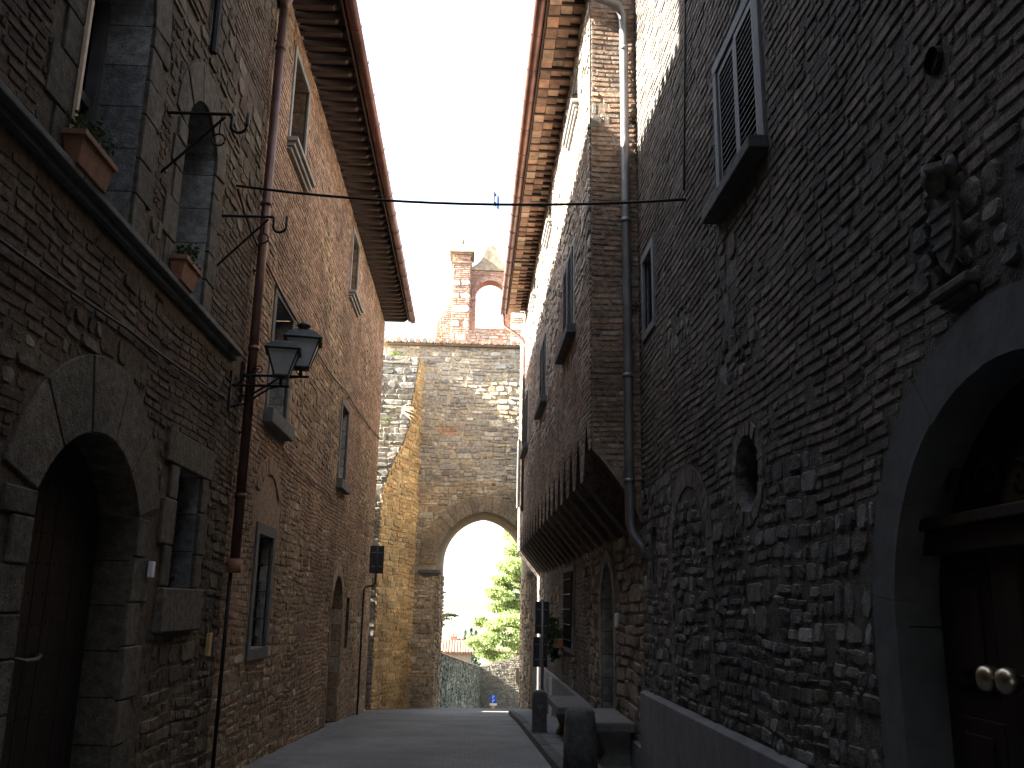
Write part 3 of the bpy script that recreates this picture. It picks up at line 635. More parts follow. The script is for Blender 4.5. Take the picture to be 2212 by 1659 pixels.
# ground floor
gd = arch(12.62, .56, g(13) + .05, 1.55, .62, 12, True); bw = rect(16.6, 18.0, .85, 2.2)
mb = MB(); backing(mb, FR, rect(10.0, 27.5, -1.6, 2.5), [gd, bw], (.12, .105, .09))
masonry(mb, FR, 10.0, 27.4, .14, 2.42, [Ex(arch(12.62, .72, -1, 1.55, .8, 12, True)), Ex(rect(16.5, 18.1, .75, 2.3))], ((.20, .17, .14), (.17, .15, .13), (.22, .195, .165), (.19, .15, .12)), 17, zone=lambda u, v: u > 14.5 and noise.noise(Vector((u * .6, v, 3))) > -.1, bcols=COOLB, dmax=.05)
mb.build("ground_floor_wall", 'masonry', h4)
mb = MB(); fpoly(mb, Frame((0, 13.36, 0), (1, 0, 0), (0, -1, 0)), [(1.9, -1.6), (1.84, -1.6), (1.84, .12), (1.9, .15)], -11.0, 0)
fpoly(mb, Frame((0, 10.02, 0), (1, 0, 0), (0, -1, 0)), [(1.9, -1.6), (1.84, -1.6), (1.84, .14), (1.9, .17)], -1.86, 0); mb.build("plinth", 'cement', h4, bevel=.006)
d4 = MB(); fbox(d4, FR, 12.06, 13.18, -.4, 2.15, -.24, -.21)
for i in range(5): fbox(d4, FR, 12.08 + i * .222, 12.29 + i * .222, -.4, 2.15, -.212, -.2)
d4 = d4.build("door", 'door_dark', h4)
mb = MB(); blocks(mb, FR, arch(12.62, .56, g(13), 1.55, .62, 10, True), arch(12.62, .70, g(13), 1.56, .78, 10, True), -.02, .03, ((.19, .19, .185),), random.Random(73), .003); mb.build("surround", 'masonry', d4)
mb = MB(); reveal(mb, FR, gd, .22, GREYS, random.Random(74)); mb.build("reveal", 'masonry', d4)
mb = MB(); mb.tube([FR.p(12.72, .85, d) for d in (-.2, -.17, -.155, -.13, -.12)], [.012, .012, .03, .03, .01], 10); mb.build("door_knob", 'brass', d4, smooth=True)
mb = MB(); fbox(mb, FR, 11.55, 11.63, 1.32, 1.5, .03, .075); mb.build("bell_plate", 'white', h4, bevel=.02)
w = pane(h4, FR, bw, .25); frame_rect(w, FR, 16.6, 18.0, .85, 2.2, .1, .04, 'grey', "surround"); grille(w, FR, 16.6, 18.0, .85, 2.2, .07, 9, 5, .012)
mb = MB(); reveal(mb, FR, bw, .25, GREYS, random.Random(3), True); mb.build("reveal", 'masonry', w)
mb = MB(); fbox(mb, FR, 20.6, 21.15, -.75, .0, .06, .1); mb.build("meter_cupboard", 'shutter', h4); mb = MB(); fbox(mb, FR, 20.4, 20.47, -.8, .1, .06, .12); mb.build("white_conduit", 'white', h4)
for k in 'abc':
    o = jo[k]; (a, c), (b, _), (_, d) = o[0], o[1], o[2]
    w = pane(h4, FJ, o, .2); frame_rect(w, FJ, a, b, c, d, .09, .03, 'pale', bottom=False)
    mb = MB(); reveal(mb, FJ, o, .2, GREYS, random.Random(4), True); mb.build("reveal", 'masonry', w)
    louvre(w, FJ, a + .01, (a + b) / 2 - .005, c + .01, d - .01, .0, th=.05); louvre(w, FJ, (a + b) / 2 + .005, b - .01, c + .01, d - .01, .0, th=.05)
    slab_sill(w, FJ, a - .22, b + .25, c - .13, c, .14, 'bronze')
for k in ('u1', 'u2', 'u3'):
    o = jo[k]; (a, c), (b, _), (_, d) = o[0], o[1], o[2]
    w = pane(h4, FJ, o, .2); moulded_sill(w, FJ, a - .15, b + .4, c, 'pale', .12, .16)
    mb = MB(); reveal(mb, FJ, o, .2, GREYS, random.Random(4), True); mb.build("reveal", 'masonry', w)
o = jo['d']; w = pane(h4, FJ, o, .2); louvre(w, FJ, 24.36, 25.09, 4.2, 6.0, .03, mat='pale', th=.06)
# roof with tiled soffit
rf = MB(); rf = roof_slab(h4, .80, 9.40, 4.6, 10.55, 9.75, 23.4)
tl = MB(); rng = random.Random(81); n = 54; P4 = (23.35 - 9.85) / n
for i in range(n):
    y = 9.85 + P4 * i
    for j in range(3):
        x0 = .84 + j * .165; k = rng.uniform(.7, 1.25); t = rng.uniform(-.012, .012)
        c = rng.choice(((.44, .27, .18), (.37, .22, .15), (.48, .34, .24), (.30, .19, .135)))
        sl = rng.uniform(.01, .05)
        tl.add([(x0 + .004, y + .046, 9.29 + t + (x0 - .84) * .16), (x0 + .16, y + .046, 9.29 + t + (x0 - .84) * .16), (x0 + .16, y + P4, 9.29 + t - sl + (x0 - .84) * .16), (x0 + .004, y + P4, 9.29 + t - sl + (x0 - .84) * .16),
                (x0 + .004, y + .046, 9.335 + (x0 - .84) * .16), (x0 + .16, y + .046, 9.335 + (x0 - .84) * .16), (x0 + .16, y + P4, 9.335 + (x0 - .84) * .16), (x0 + .004, y + P4, 9.335 + (x0 - .84) * .16)],
               [(0,1,2,3),(7,6,5,4),(0,4,5,1),(1,5,6,2),(2,6,7,3),(3,7,4,0)], tuple(q * k for q in c))
tl.build("soffit", 'tile', rf)
for i in range(n):
    y = 9.85 + P4 * i; mb = MB(); hh = rng.uniform(.085, .11); mb.box(.83 + rng.uniform(-.01, .02), 1.36, y, y + .045, 9.335 - hh * .75, 9.345); mb.build("rafter", 'rafter', rf)
mb = MB(); mb.box(.80, .826, 9.8, 23.4, 9.22, 9.41); mb.build("fascia_board", 'rafter', rf)
gt = half_gutter(.715, 9.28, 9.75, 23.42, .085, -1)
gt.tube([(.715, 23.3, 9.22), (.715, 23.3, 9.02), (.75, 23.25, 8.85), (1.22, 23.0, 8.45), (1.29, 23.0, 8.3), (1.29, 23.0, 3.9)], .042, 9)
gt.build("gutter", 'gutter', rf, smooth=True)
mb = MB(); mb.tube([(.75, 9.72, 9.2), (.85, 9.72, 9.08), (1.5, 9.80, 8.93), (1.66, 9.86, 8.9), (1.73, 9.92, 8.78), (1.735, 9.92, 8.5), (1.735, 9.92, 2.45), (1.77, 9.90, 2.33), (1.84, 9.85, 2.22), (1.88, 9.80, 2.1)], [.05, .05, .055, .062, .062, .052, .052, .052, .052, .045], 12)
for z in (8.3, 6.0, 4.1, 2.9): mb.tube([(1.735, 9.92, z), (1.735, 9.92, z + .05)], .061, 12)
dp = mb.build("downpipe", 'zinc', h4, smooth=True)
for z in (7.35, 4.97):
    mb = MB()
    mb.tube([(1.68, 9.9, z), (1.9, 9.98, z)], .008, 5)
    for s_ in (-1, 1):
        for c0 in (1.82, 1.87): mb.tube([(c0 + .022 * math.cos(t * .7) * (1 if c0 > 1.84 else -1), 9.95, z + s_ * (.035 + .028 * math.sin(t * .7))) for t in range(7)], .006, 5)
    mb.build("pipe_bracket", 'iron', dp)

# ================================================================== CITY GATE
gt_ = thing("city_gate", "tall stone town gate with a pointed archway at the end of the street", "gate", (.43, 27.5, -1.3))
GP = ((.46, .37, .25), (.38, .31, .22), (.52, .43, .30), (.33, .275, .21), (.47, .35, .22), (.55, .50, .42), (.40, .37, .32))
fo = arch(.43, 1.42, g(27.5) - .05, 2.75, 1.56, 24, True); fx = arch(.43, 1.92, 2.45, 2.75, 2.05, 24, True)
def gz(u, v): return noise.noise(Vector((u * 2.3, v * 2.6, 8))) > .66
mb = MB(); backing(mb, FG, rect(-2.75, 3.2, -1.8, 9.46), [fo], (.46, .38, .27)); rng = random.Random(91)
GU = ((.40, .37, .31), (.34, .32, .28), (.46, .43, .36), (.30, .28, .25), (.45, .38, .28), (.52, .49, .43))
masonry(mb, FG, -2.75, 2.6, 5.2, 9.46, [], GU, 48, zone=gz, bcols=((.44, .25, .17), (.40, .22, .14)), smin=.10, smax=.32, rowset=(2, 3, 3), dmax=.045, rough=1.1)
masonry(mb, FG, -2.75, 2.6, -1.5, 5.2, [Ex(fx), Ex(fo)], GP, 18, zone=gz, bcols=((.44, .25, .17), (.40, .22, .14)), smin=.10, smax=.32, rowset=(2, 3, 3, 4), dmax=.045, rough=1.2)
for xa, xb, sg in ((1.85, 1.71, -1), (-.99, -.85, 1)):
    Fq = Frame((xa, 27.5, 0), Vector((xb - xa, 3, 0)).normalized(), Vector((3 * sg, 0, 0)).normalized())
    masonry(mb, Fq, -.03, 3.0, -1.9, 2.5, [], ((.33, .25, .16), (.28, .21, .14), (.38, .29, .19), (.25, .19, .13)), 35 + sg, zone=lambda a, b: False, smin=.2, smax=.55, dmax=.05, rough=1.3)
ro = arch(.43, 1.28, g(30.5) - .4, 2.88, 1.46, 24, True)
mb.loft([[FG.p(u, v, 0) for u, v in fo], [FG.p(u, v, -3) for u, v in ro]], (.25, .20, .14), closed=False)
backing(mb, Frame((0, 30.5, 0), (1, 0, 0), (0, 1, 0)), rect(-2.75, 3.2, -2.6, 9.46), [ro], (.46, .38, .27)); mb.box(-2.76, -2.75, 27.5, 30.5, -2.4, 9.46, (.46, .38, .27)); mb.box(-2.75, 3.2, 27.5, 30.5, 9.46, 9.47, (.2, .18, .15))
mb.build("wall", 'masonry', gt_)
mb = MB(); blocks(mb, FG, arch(.43, 1.42, 0, 2.75, 1.56, 24, True)[1:-1], arch(.43, 1.94, 0, 2.75, 2.08, 24, True)[1:-1], -.3, .05, ((.34, .275, .19), (.30, .25, .185), (.37, .30, .205)), random.Random(92))
mb.build("arch", 'masonry', gt_, bevel=.012)
mb = MB(); fbox(mb, FG, -1.5, -.84, 2.47, 2.58, -.6, .09); fbox(mb, FG, -1.45, -.9, 2.40, 2.468, -.6, .06); fbox(mb, FG, 1.7, 2.3, 2.47, 2.58, -.6, .09); mb.build("impost", 'grey', gt_, bevel=.02)
mb = MB(); rng = random.Random(94); fbox(mb, FG, -2.9, 3.2, 9.462, 9.54, -3.1, .16, (.26, .20, .15))
u = -2.9
while u < 3.1:
    k = rng.uniform(.75, 1.2); mb.tube([(u + .1, 27.5 - .22 - rng.uniform(0, .04), 9.575 + rng.uniform(-.01, .01)), (u + .1, 30.4, 9.75)], .085, 7, rng.choice(((.33 * k, .21 * k, .15 * k), (.28 * k, .25 * k, .2 * k)))); u += .2
mb.build("coping", 'tile', gt_)
# bell gable
FB = Frame((0, 27.95, 0), (1, 0, 0), (0, -1, 0)); GB = ((.44, .29, .235), (.40, .25, .20), (.47, .34, .28), (.42, .31, .26)); GW = ((.48, .46, .42), (.42, .40, .36))
bg_ = MB(); bo = arch(.43, .47, 10.24, 11.25, .62, 14)
body = [(-.28, 9.5), (1.14, 9.5), (1.14, 12.28), (-.28, 12.28)]
backing(bg_, FB, body, [bo], (.36, .22, .16)); backing(bg_, Frame((0, 28.4, 0), (1, 0, 0), (0, 1, 0)), body, [bo], (.36, .22, .16))
bg_.loft([[FB.p(u_, v_, 0) for u_, v_ in bo], [FB.p(u_, v_, -.45) for u_, v_ in bo]], (.36, .19, .13), closed=True)
masonry(bg_, FB, -.28, 1.14, 9.5, 12.28, [Ex(arch(.43, .60, 10.2, 11.25, .75, 14))], GW, 19, bcols=GB, zone=lambda u_, v_: v_ > 10.3, dmax=.03, smin=.12, smax=.3)
blocks(bg_, FB, arch(.43, .47, 0, 11.25, .62, 18)[1:-1], arch(.43, .61, 0, 11.25, .76, 18)[1:-1], -.02, .03, GB, random.Random(95), .003)
for a, b in ((-.28, -.04), (.9, 1.14)): fbox(bg_, FB, a, b, 11.19, 11.27, -.02, .06, (.4, .24, .17)); 
bg_ = bg_.build("bell_gable", 'masonry', gt_)
for x0, x1, sc in ((-.82, -.24, -1), (1.1, 1.68, 1)):
    mb = MB(); FP = Frame((0, 27.72, 0), (1, 0, 0), (0, -1, 0))
    mb.box(x0, x1, 27.72, 28.45, 9.5, 12.66, (.36, .22, .16))
    stripe = lambda u_, v_: not any(a < v_ < b for a, b in ((9.5, 9.95), (10.15, 10.4), (10.62, 10.9), (11.12, 11.38), (11.62, 11.82)))
    masonry(mb, FP, x0, x1, 9.5, 12.36, [], GW, 20 + sc, bcols=GB, zone=stripe, band=.22, rowset=(1,), smin=.18, smax=.4, dmax=.03)
    masonry(mb, FP, x0 + .02, x1 - .02, 12.42, 12.66, [], GW, 24, bcols=GB, zone=lambda a, b: True, band=.22, dmax=.03)
    FQ = Frame((x1, 0, 0), (0, 1, 0), (1, 0, 0)); masonry(mb, FQ, 27.72, 28.45, 9.5, 12.36, [], GW, 26 + sc, bcols=GB, zone=stripe, band=.22, rowset=(1,), dmax=.02)
    e = x0 if sc < 0 else x1
    scr = [(e, 9.5), (e + sc * .50, 9.5), (e + sc * .48, 10.0), (e + sc * .42, 10.35), (e + sc * .27, 10.62), (e + sc * .13, 10.9), (e + sc * .05, 11.15), (e, 11.35)]
    FP2 = Frame((0, 27.78, 0), (1, 0, 0), (0, -1, 0)); fpoly(mb, FP2, scr if sc > 0 else scr[::-1], -.55, 0, (.38, .23, .16))
    masonry(mb, FP2, min(e, e + sc * .5), max(e, e + sc * .5), 9.5, 11.3, [Ex([(e + sc * .55, 9.4)] + [(q[0] - sc * .015, q[1]) for q in scr[1:]] + [(e, 11.6), (e + sc * .6, 11.6)])], GW, 28, bcols=GB, zone=lambda a, b: b > 9.95, dmax=.025)
    pier = mb.build("pier", 'masonry', bg_)
    mb = MB(); mb.box(x0 - .04, x1 + .04, 27.68, 28.49, 12.36, 12.42); mb.box(x0 - .05, x1 + .05, 27.66, 28.5, 12.66, 12.71); mb.box(x0 - .11, x1 + .11, 27.6, 28.56, 12.712, 12.77)
    xm = (x0 + x1) / 2; ym = 28.08; hx = (x1 - x0) / 2 + .09; hy = .45
    mb.loft([[(xm - hx * q, ym - hy * q, z), (xm + hx * q, ym - hy * q, z), (xm + hx * q, ym + hy * q, z), (xm - hx * q, ym + hy * q, z)] for q, z in ((1, 12.77), (.7, 12.88), (.45, 13.0), (.2, 13.1), (.1, 13.12))], caps=True)
    mb.tube([(xm, ym, 13.1), (xm, ym, 13.16), (xm, ym, 13.22), (xm, ym, 13.3), (xm, ym, 13.35)], [.03, .035, .065, .06, .02], 10)
    mb.build("pier_cap", mat_plain("lichen_stone", (.27, .23, .17), .9, var=.35, scale=8) if sc < 0 else bpy.data.materials["lichen_stone"], bg_)
mb = MB(); L = [(-.3, 12.3), (-.2, 12.33), (-.05, 12.42), (.08, 12.55), (.17, 12.72), (.24, 12.92), (.31, 13.07), (.55, 13.07), (.62, 12.92), (.69, 12.72), (.78, 12.55), (.91, 12.42), (1.06, 12.33), (1.16, 12.3)]
fpoly(mb, FB, L[::-1], -.45, .0); fbox(mb, FB, -.24, 1.1, 12.2, 12.298, -.5, .07)
mb.build("ogee_top", bpy.data.materials["lichen_stone"], bg_)
fp = thing("flagpole", "thin flagpole with a small dark blue flag above the bell gable", "flagpole", (.45, 28.1, 13.06))
mb = MB(); mb.tube([(.45, 28.1, 13.02), (.45, 28.1, 13.14)], .03, 8); mb.tube([(.45, 28.1, 13.1), (.47, 28.1, 15.3)], .012, 6); mb.build("pole", 'iron', fp)
mb = MB(); pts = []; 
for i in range(7):
    for j in range(6): x = .47 + i * .028; pts.append((x, 28.1 + .04 * math.sin(i * 1.1), 15.12 - j * .1 - i * .035 + .02 * math.sin(i * 1.7 + j)))
mb.add(pts, [(i * 6 + j, (i + 1) * 6 + j, (i + 1) * 6 + j + 1, i * 6 + j + 1) for i in range(6) for j in range(5)])
fl = mb.build("flag", 'flagcloth', fp, smooth=True); so = fl.modifiers.new("thick", 'SOLIDIFY'); so.thickness = .006
mb = MB()
for a in range(1): mb.add([(.50, 28.06, 14.90), (.56, 28.06, 14.88), (.56, 28.06, 14.70), (.50, 28.06, 14.72)], [(0, 1, 2, 3)])
mb.build("flag_emblem", 'white', fl)

# stepped buttress that leans against the gate's left corner
bt = thing("buttress", "stepped sunlit stone buttress leaning on the left corner of the town gate", "buttress", (-2.5, 25.6, -1.2))
P0, P1 = Vector((-2.47, 25.0)), Vector((-1.62, 27.52)); dv = (P1 - P0).normalized(); LEN = (P1 - P0).length
FT = Frame((P0.x, P0.y, 0), (dv.x, dv.y, 0), (dv.y, -dv.x, 0))
PR = [(0, -1.3), (0, 4.3), (.35, 5.0), (.8, 5.6), (1.35, 6.1), (1.75, 6.7), (1.85, 7.4), (2.0, 7.8), (2.35, 9.0), (LEN, 9.02)]
def xs(z):
    for (a, za), (b, zb) in zip(PR, PR[1:]):
        if z <= zb: return a + (b - a) * (z - za) / (zb - za + 1e-6)
    return LEN
mb = MB(); top = [(u, v) for u, v in PR[1:]]
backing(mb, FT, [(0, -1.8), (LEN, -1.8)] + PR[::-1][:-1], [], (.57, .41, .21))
random.seed(1); masonry(mb, FT, 0, LEN, -1.5, 9.0, [Ex([(-1, -2), (0.0, -2)] + [(u - .02, v) for u, v in PR[1:]] + [(LEN + 1, 9.3), (-1, 9.3)])], ((.60, .43, .215), (.55, .385, .195), (.63, .475, .265), (.49, .345, .18), (.59, .385, .185)), 29, brick=-.2, bcols=((.36, .18, .10),), dmax=.045, rowset=(2, 3, 3))  # golden tones put the bounced sunlight into the flank's colour
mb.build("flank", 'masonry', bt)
mb = MB(); rng = random.Random(96); z = -1.5; lat = Vector((-1, -.075)).normalized(); FW = Vector((-lat.y * -1, -1))
while z < 8.95:
    h = rng.uniform(.16, .26) if z > 4 else rng.uniform(.2, .3); s_ = xs(z + h * .5) + rng.uniform(-.03, .02); o_ = P0 + dv * max(0, s_)
    Fc = Frame((o_.x, o_.y, 0), (lat.x, lat.y, 0), (-lat.y, lat.x, 0)); wd = 1.6
    mb.add([Fc.p(0, z, 0), Fc.p(wd, z, 0), Fc.p(wd, z + h, 0), Fc.p(0, z + h, 0), Fc.p(wd, z + h, -1.6), Fc.p(0, z + h, -1.0)], [(0, 1, 2, 3), (3, 2, 4, 5)], (.26, .24, .2))
    masonry(mb, Fc, 0, wd, z, z + h, [], ((.25, .245, .23), (.21, .21, .20), (.29, .28, .255), (.235, .215, .18)), 300 + int(z * 37), zone=lambda a, b: False, band=h, rowset=(1, 1, 2), smin=.14, smax=.36, dmax=.05, rough=1.3)  # greyer, darker stones than the flank: the front's shade is in their colour
    z += h
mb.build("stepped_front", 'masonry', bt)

# ================================================================== behind and above: unseen masses added to darken the near street
hb = thing("rear_shade_block", "unseen block over the street behind the viewer, added to darken the near walls", "house", (0, -8, 0))
mb = MB(); mb.box(-2.5, 1.9, -13, -2.6, 3.3, 13, MORTC); mb.box(-9, -2.5, -13, -4.1, -1, 13, MORTC); mb.box(1.9, 9, -13, -4.1, -1, 13, MORTC); mb.build("wall", 'masonry', hb)
mb = MB(); mb.box(-9, -2.52, -4, 6.5, 9.32, 13.5, MORTW); mb.build("shade_mass", 'masonry', h1)  # unseen tall mass, added to shade the near right wall

# ================================================================== things fixed to or standing by the walls
def hook_bracket(y, z, label):
    t = thing("hook_bracket", label, "wall hook", (-2.5, y, z - .5), "wrought iron hook brackets on the left house")
    mb = MB(); mb.tube([(-2.52, y, z), (-1.99, y, z + .005)], .013, 7); mb.build("bar", 'iron', t)
    mb = MB(); mb.tube([(-2.52, y, z - .55), (-2.04, y, z - .02)], .011, 7); mb.build("brace", 'iron', t)
    mb = MB(); r_ = .062; c = -1.925
    mb.tube([(-1.99, y, z + .005), (c - r_, y, z - .02), (c - r_, y, z - .09)] + [(c - r_ * math.cos(math.pi * k / 8), y, z - .09 - r_ * math.sin(math.pi * k / 8)) for k in range(1, 9)] + [(c + r_, y, z + .015)], .012, 7); mb.build("hook", 'iron', t, smooth=True)
    mb = MB(); mb.tube([(-2.07, y, z), (-2.075, y, z - .17)], .006, 5); q = [(-2.075 + .05 * math.cos(k * math.pi / 9), y, z - .22 + .05 * math.sin(k * math.pi / 9)) for k in range(19)]; mb.tube(q, .008, 6); mb.build("ring", 'iron', t, smooth=True)
hook_bracket(6.6, 5.31, "black iron bracket with hook and ring crossing the narrow arched window")
hook_bracket(8.25, 5.17, "black iron bracket with hook and ring crossing the left downpipe")

def lantern(y, xa, zb, s, arm_z, label, finial):
    t = thing("wall_lantern", label, "street lamp", (-2.5, y, arm_z), "wall lanterns beside the downpipe")
    x = xa; mb = MB()
    mb.tube([(-2.52, y, arm_z), (x + .09, y, arm_z)], .014, 7)
    mb.tube([(-2.52, y, arm_z - .24), (-2.35, y, arm_z - .2), (-2.2, y, arm_z - .10), (-2.1, y, arm_z - .03), (x, y, arm_z)], .011, 7)
    mb.tube([(-2.5 + .05, y, arm_z - .02), (-2.38, y, arm_z + .05)] + [(-2.31 + .05 * math.cos(2.6 - k * .6) * (1 - k / 16), y, arm_z + .06 + .05 * math.sin(2.6 - k * .6) * (1 - k / 16)) for k in range(14)], .007, 5)
    mb.box(-2.52, -2.47, y - .05, y + .05, arm_z - .28, arm_z + .14)
    mb.tube([(x, y, arm_z), (x, y, zb)], .017, 7); mb.build("arm", 'iron', t)
    head = MB(); w0, w1, h = .075 * s, .165 * s, .27 * s
    a = .16; rot = lambda dx, dy: (x + dx * math.cos(a) - dy * math.sin(a), y + dx * math.sin(a) + dy * math.cos(a))
    sq = lambda w, z: [(*rot(-w, -w), z), (*rot(w, -w), z), (*rot(w, w), z), (*rot(-w, w), z)]
    head.loft([sq(w0 * .5, zb), sq(w0 * 1.1, zb + .015), sq(w0 * 1.1, zb + .03)], caps=True)
    for k in range(4): p0, p1 = sq(w0, zb + .03)[k], sq(w1, zb + .03 + h)[k]; head.tube([p0, p1], .008, 5)
    zt = zb + .03 + h
    head.loft([sq(w1 * 1.14, zt), sq(w1 * 1.2, zt + .012), sq(w1 * 1.05, zt + .035), sq(w1 * .8, zt + .085 * s), sq(w1 * .45, zt + .12 * s)], caps=True)
    hd = head.build("lamp_head", 'lampmetal', t)
    if finial:
        mb = MB(); mb.tube([(x, y, zt + .11 * s), (x, y, zt + .15 * s), (x, y, zt + .17 * s), (x, y, zt + .19 * s), (x, y, zt + .22 * s)], [.06 * s, .045 * s, .075 * s, .06 * s, .012], 10); mb.build("chimney_cap", 'lampmetal', hd, smooth=True)
    mb = MB(); mb.loft([sq(w0 * .96, zb + .032), sq(w1 * .96, zt)]); mb.build("glass", 'lampglass', hd)
lantern(9.12, -1.985, 3.78, .92, 3.70, "smaller lower wall lantern with a flat cap, on the arm left of the downpipe", False)
lantern(9.5, -1.865, 3.97, 1.05, 3.9, "larger upper wall lantern with a finial on its cap, just beside the downpipe", True)

def leaves(mb, c, rad, n, size, col, rng, shell=.5):
    for _ in range(n):
        d = Vector((rng.gauss(0, 1), rng.gauss(0, 1), rng.gauss(0, 1))).normalized() * (shell + (1 - shell) * rng.random()) 
        p = Vector(c) + Vector((d.x * rad[0], d.y * rad[1], d.z * rad[2])); a = Vector((rng.gauss(0, 1), rng.gauss(0, 1), rng.gauss(0, 1))).normalized(); b = a.cross(Vector((rng.gauss(0, 1), rng.gauss(0, 1), .3))).normalized()
        s_ = size * rng.uniform(.6, 1.3); k = rng.uniform(.6, 1.35)
        mb.add([p - a * s_, p + b * s_ * .5, p + a * s_, p - b * s_ * .5], [(0, 1, 2, 3)], tuple(q * k for q in col))
def flower_box(y0, y1, label, lab2, seed):
    z = 4.052; x0, x1 = -2.48, -2.345; rng = random.Random(seed)
    mb = MB(); I = .02
    rg = lambda e, zz: [(x0 + e, y0 + e, zz), (x1 - e, y0 + e, zz), (x1 - e, y1 - e, zz), (x0 + e, y1 - e, zz)]
    mb.loft([rg(.03, z), rg(.005, z + .16), rg(-.012, z + .162), rg(-.012, z + .20), rg(.02, z + .20), rg(.03, z + .14)], caps=True)
    o = mb.build("flower_box", 'terracotta', bevel=.004); tag(o, label, "planter", "terracotta planters on the string course")
    t = thing("potted_plant", lab2, "plant", ((x0 + x1) / 2, (y0 + y1) / 2, z + .15), "plants in the window boxes")
    mb = MB(); st = MB()
    for i in range(9):
        yy = y0 + (y1 - y0) * (i + .5) / 9; c = (-2.41 + rng.uniform(-.02, .05), yy, z + .24 + rng.uniform(-.04, .12))
        st.tube([(-2.38, yy, z + .14), c], .005, 5); leaves(mb, c, (.06, .07, .08), 22, .024, (.035, .06, .02), rng, .2)
    mb.build("foliage", 'leaf', t); st.build("stems", 'bark', t)
flower_box(4.97, 5.45, "long terracotta planter under the big arched window at upper left", "leafy plant in the planter under the big arched window", 3)
flower_box(6.95, 7.35, "short terracotta planter under the narrow arched window", "low yellow-green plant in the planter under the narrow arched window", 4)

def cable(name, pts, r, label, sag=0):
    P = [Vector(p) for p in pts]; out = []
    for a, b in zip(P, P[1:]):
        n = max(2, int((b - a).length / .3))
        for k in range(n): t = k / n; out.append(a.lerp(b, t) - Vector((0, 0, 4 * sag * t * (1 - t))))
    out.append(P[-1]); mb = MB(); mb.tube(out, r, 6); return tag(mb.build(name, 'black', smooth=True), label, "cable")
cable("overhead_cable", [(-2.5, 8.6, 5.66), (1.9, 7.6, 5.21)], .013, "black cable slung across the street between the two houses", .12)
cable("wall_cable", [(-2.46, 8.6, 5.62), (-2.46, 9.9, 5.40), (-2.455, 13.2, 5.35), (-2.455, 17, 5.5), (-2.455, 23.7, 5.8)], .012, "thin black cable running along the brick wall under the upper windows", .07)
cable("wall_cable", [(-2.45, 3.6, 3.32), (-2.45, 6.2, 3.40), (-2.45, 8.8, 3.50)], .01, "thin cable running below the string course on the left house", .02)
cable("wall_cable", [(-2.455, 11.9, 3.45), (-2.455, 15.5, 3.4), (-2.455, 16.9, 3.36)], .008, "thin cable between the two middle windows of the brick house", .05)
cable("wall_cable", [(1.87, 7.3, 9.2), (1.87, 7.35, 7.0), (1.87, 7.6, 5.3)], .009, "thin black wire hanging down the grey house wall", .0)

# coat of arms over the big door
class Scaled(Frame):
    def p(s, u, v, d=0): return Frame.p(s, 3.3 + (u - 3.3) * .72, 3.05 + (v - 3.05) * .95, d * .8)
FC = Scaled((1.9, 0, 0), (0, 1, 0), (-1, 0, 0))
cr = thing("stone_crest", "worn carved stone coat of arms on the wall above the round-arched door", "coat of arms", (1.9, 3.3, 2.8))
mb = MB(); sh = [(3.30, 2.84), (3.40, 2.92), (3.45, 3.05), (3.45, 3.22), (3.15, 3.20), (3.15, 3.03), (3.20, 2.91)]
fpoly(mb, FC, sh[::-1], 0, .045); fpoly(mb, FC, [(3.2 + (u - 3.2) * .7 + .03, 3.02 + (v - 3.02) * .7) for u, v in sh[::-1]], .045, .06)
for k in range(3): fbox(mb, FC, 3.19, 3.41, 2.97 + k * .07, 2.995 + k * .07, .055, .07)
mb.build("shield", 'bronze', cr, bevel=.012)
mb = MB(); mb.tube([FC.p(3.3, 3.21, .05), FC.p(3.3, 3.27, .07), FC.p(3.3, 3.33, .07), FC.p(3.3, 3.38, .05)], [.04, .055, .05, .02], 10); mb.tube([FC.p(3.22, 3.3, .06), FC.p(3.26, 3.28, .14)], .03, 8)
for s_ in (-1, 1):
    for u, v, q in ((.09, 3.30, .05), (.15, 3.22, .045), (.185, 3.12, .04), (.17, 3.0, .04), (.12, 2.9, .035)): mb.tube([FC.p(3.3 + s_ * u, v - q, .012), FC.p(3.3 + s_ * u * 1.03, v, .03), FC.p(3.3 + s_ * u * .98, v + q, .012)], [q * .5, q * .8, q * .4], 7)
mb.build("helmet", 'bronze', cr, smooth=True)
mb = MB(); fbox(mb, FC, 3.06, 3.46, 2.755, 2.80, 0, .09); fbox(mb, FC, 3.10, 3.42, 2.72, 2.753, 0, .06); mb.build("ledge", 'bronze', cr, bevel=.01)

# benches, block, bollard
def bench(x0, x1, y0, y1, label):
    t = thing("stone_bench", label, "bench", ((x0 + x1) / 2, (y0 + y1) / 2, g(y0) + .1), "stone benches along the right wall")
    zt = max(g(y0), g(y1)) + .1 + .47; mb = MB(); mb.box(x0, x1, y0, y1, zt - .11, zt); mb.build("seat", 'grey', t, bevel=.02)
    for y in (y0 + .18, y1 - .42):
        mb = MB(); zb = g(y) + .08; mb.loft([[(x0 + .10, y, zb), (x1 - .02, y, zb), (x1 - .02, y + .26, zb), (x0 + .10, y + .26, zb)], [(x0 + .18, y + .02, zb + .14), (x1 - .02, y + .02, zb + .14), (x1 - .02, y + .24, zb + .14), (x0 + .18, y + .24, zb + .14)], [(x0 + .06, y, zt - .11), (x1 - .02, y, zt - .11), (x1 - .02, y + .26, zt - .11), (x0 + .06, y + .26, zt - .11)]], caps=True)
        mb.build("leg", 'grey', t, bevel=.015)
bench(1.40, 1.86, 10.45, 11.9, "nearer stone slab bench by the plinth, behind a rough block")
bench(1.30, 1.83, 13.55, 15.3, "farther stone slab bench past the pointed side door")
mb = MB(); rng = random.Random(6); rings = []
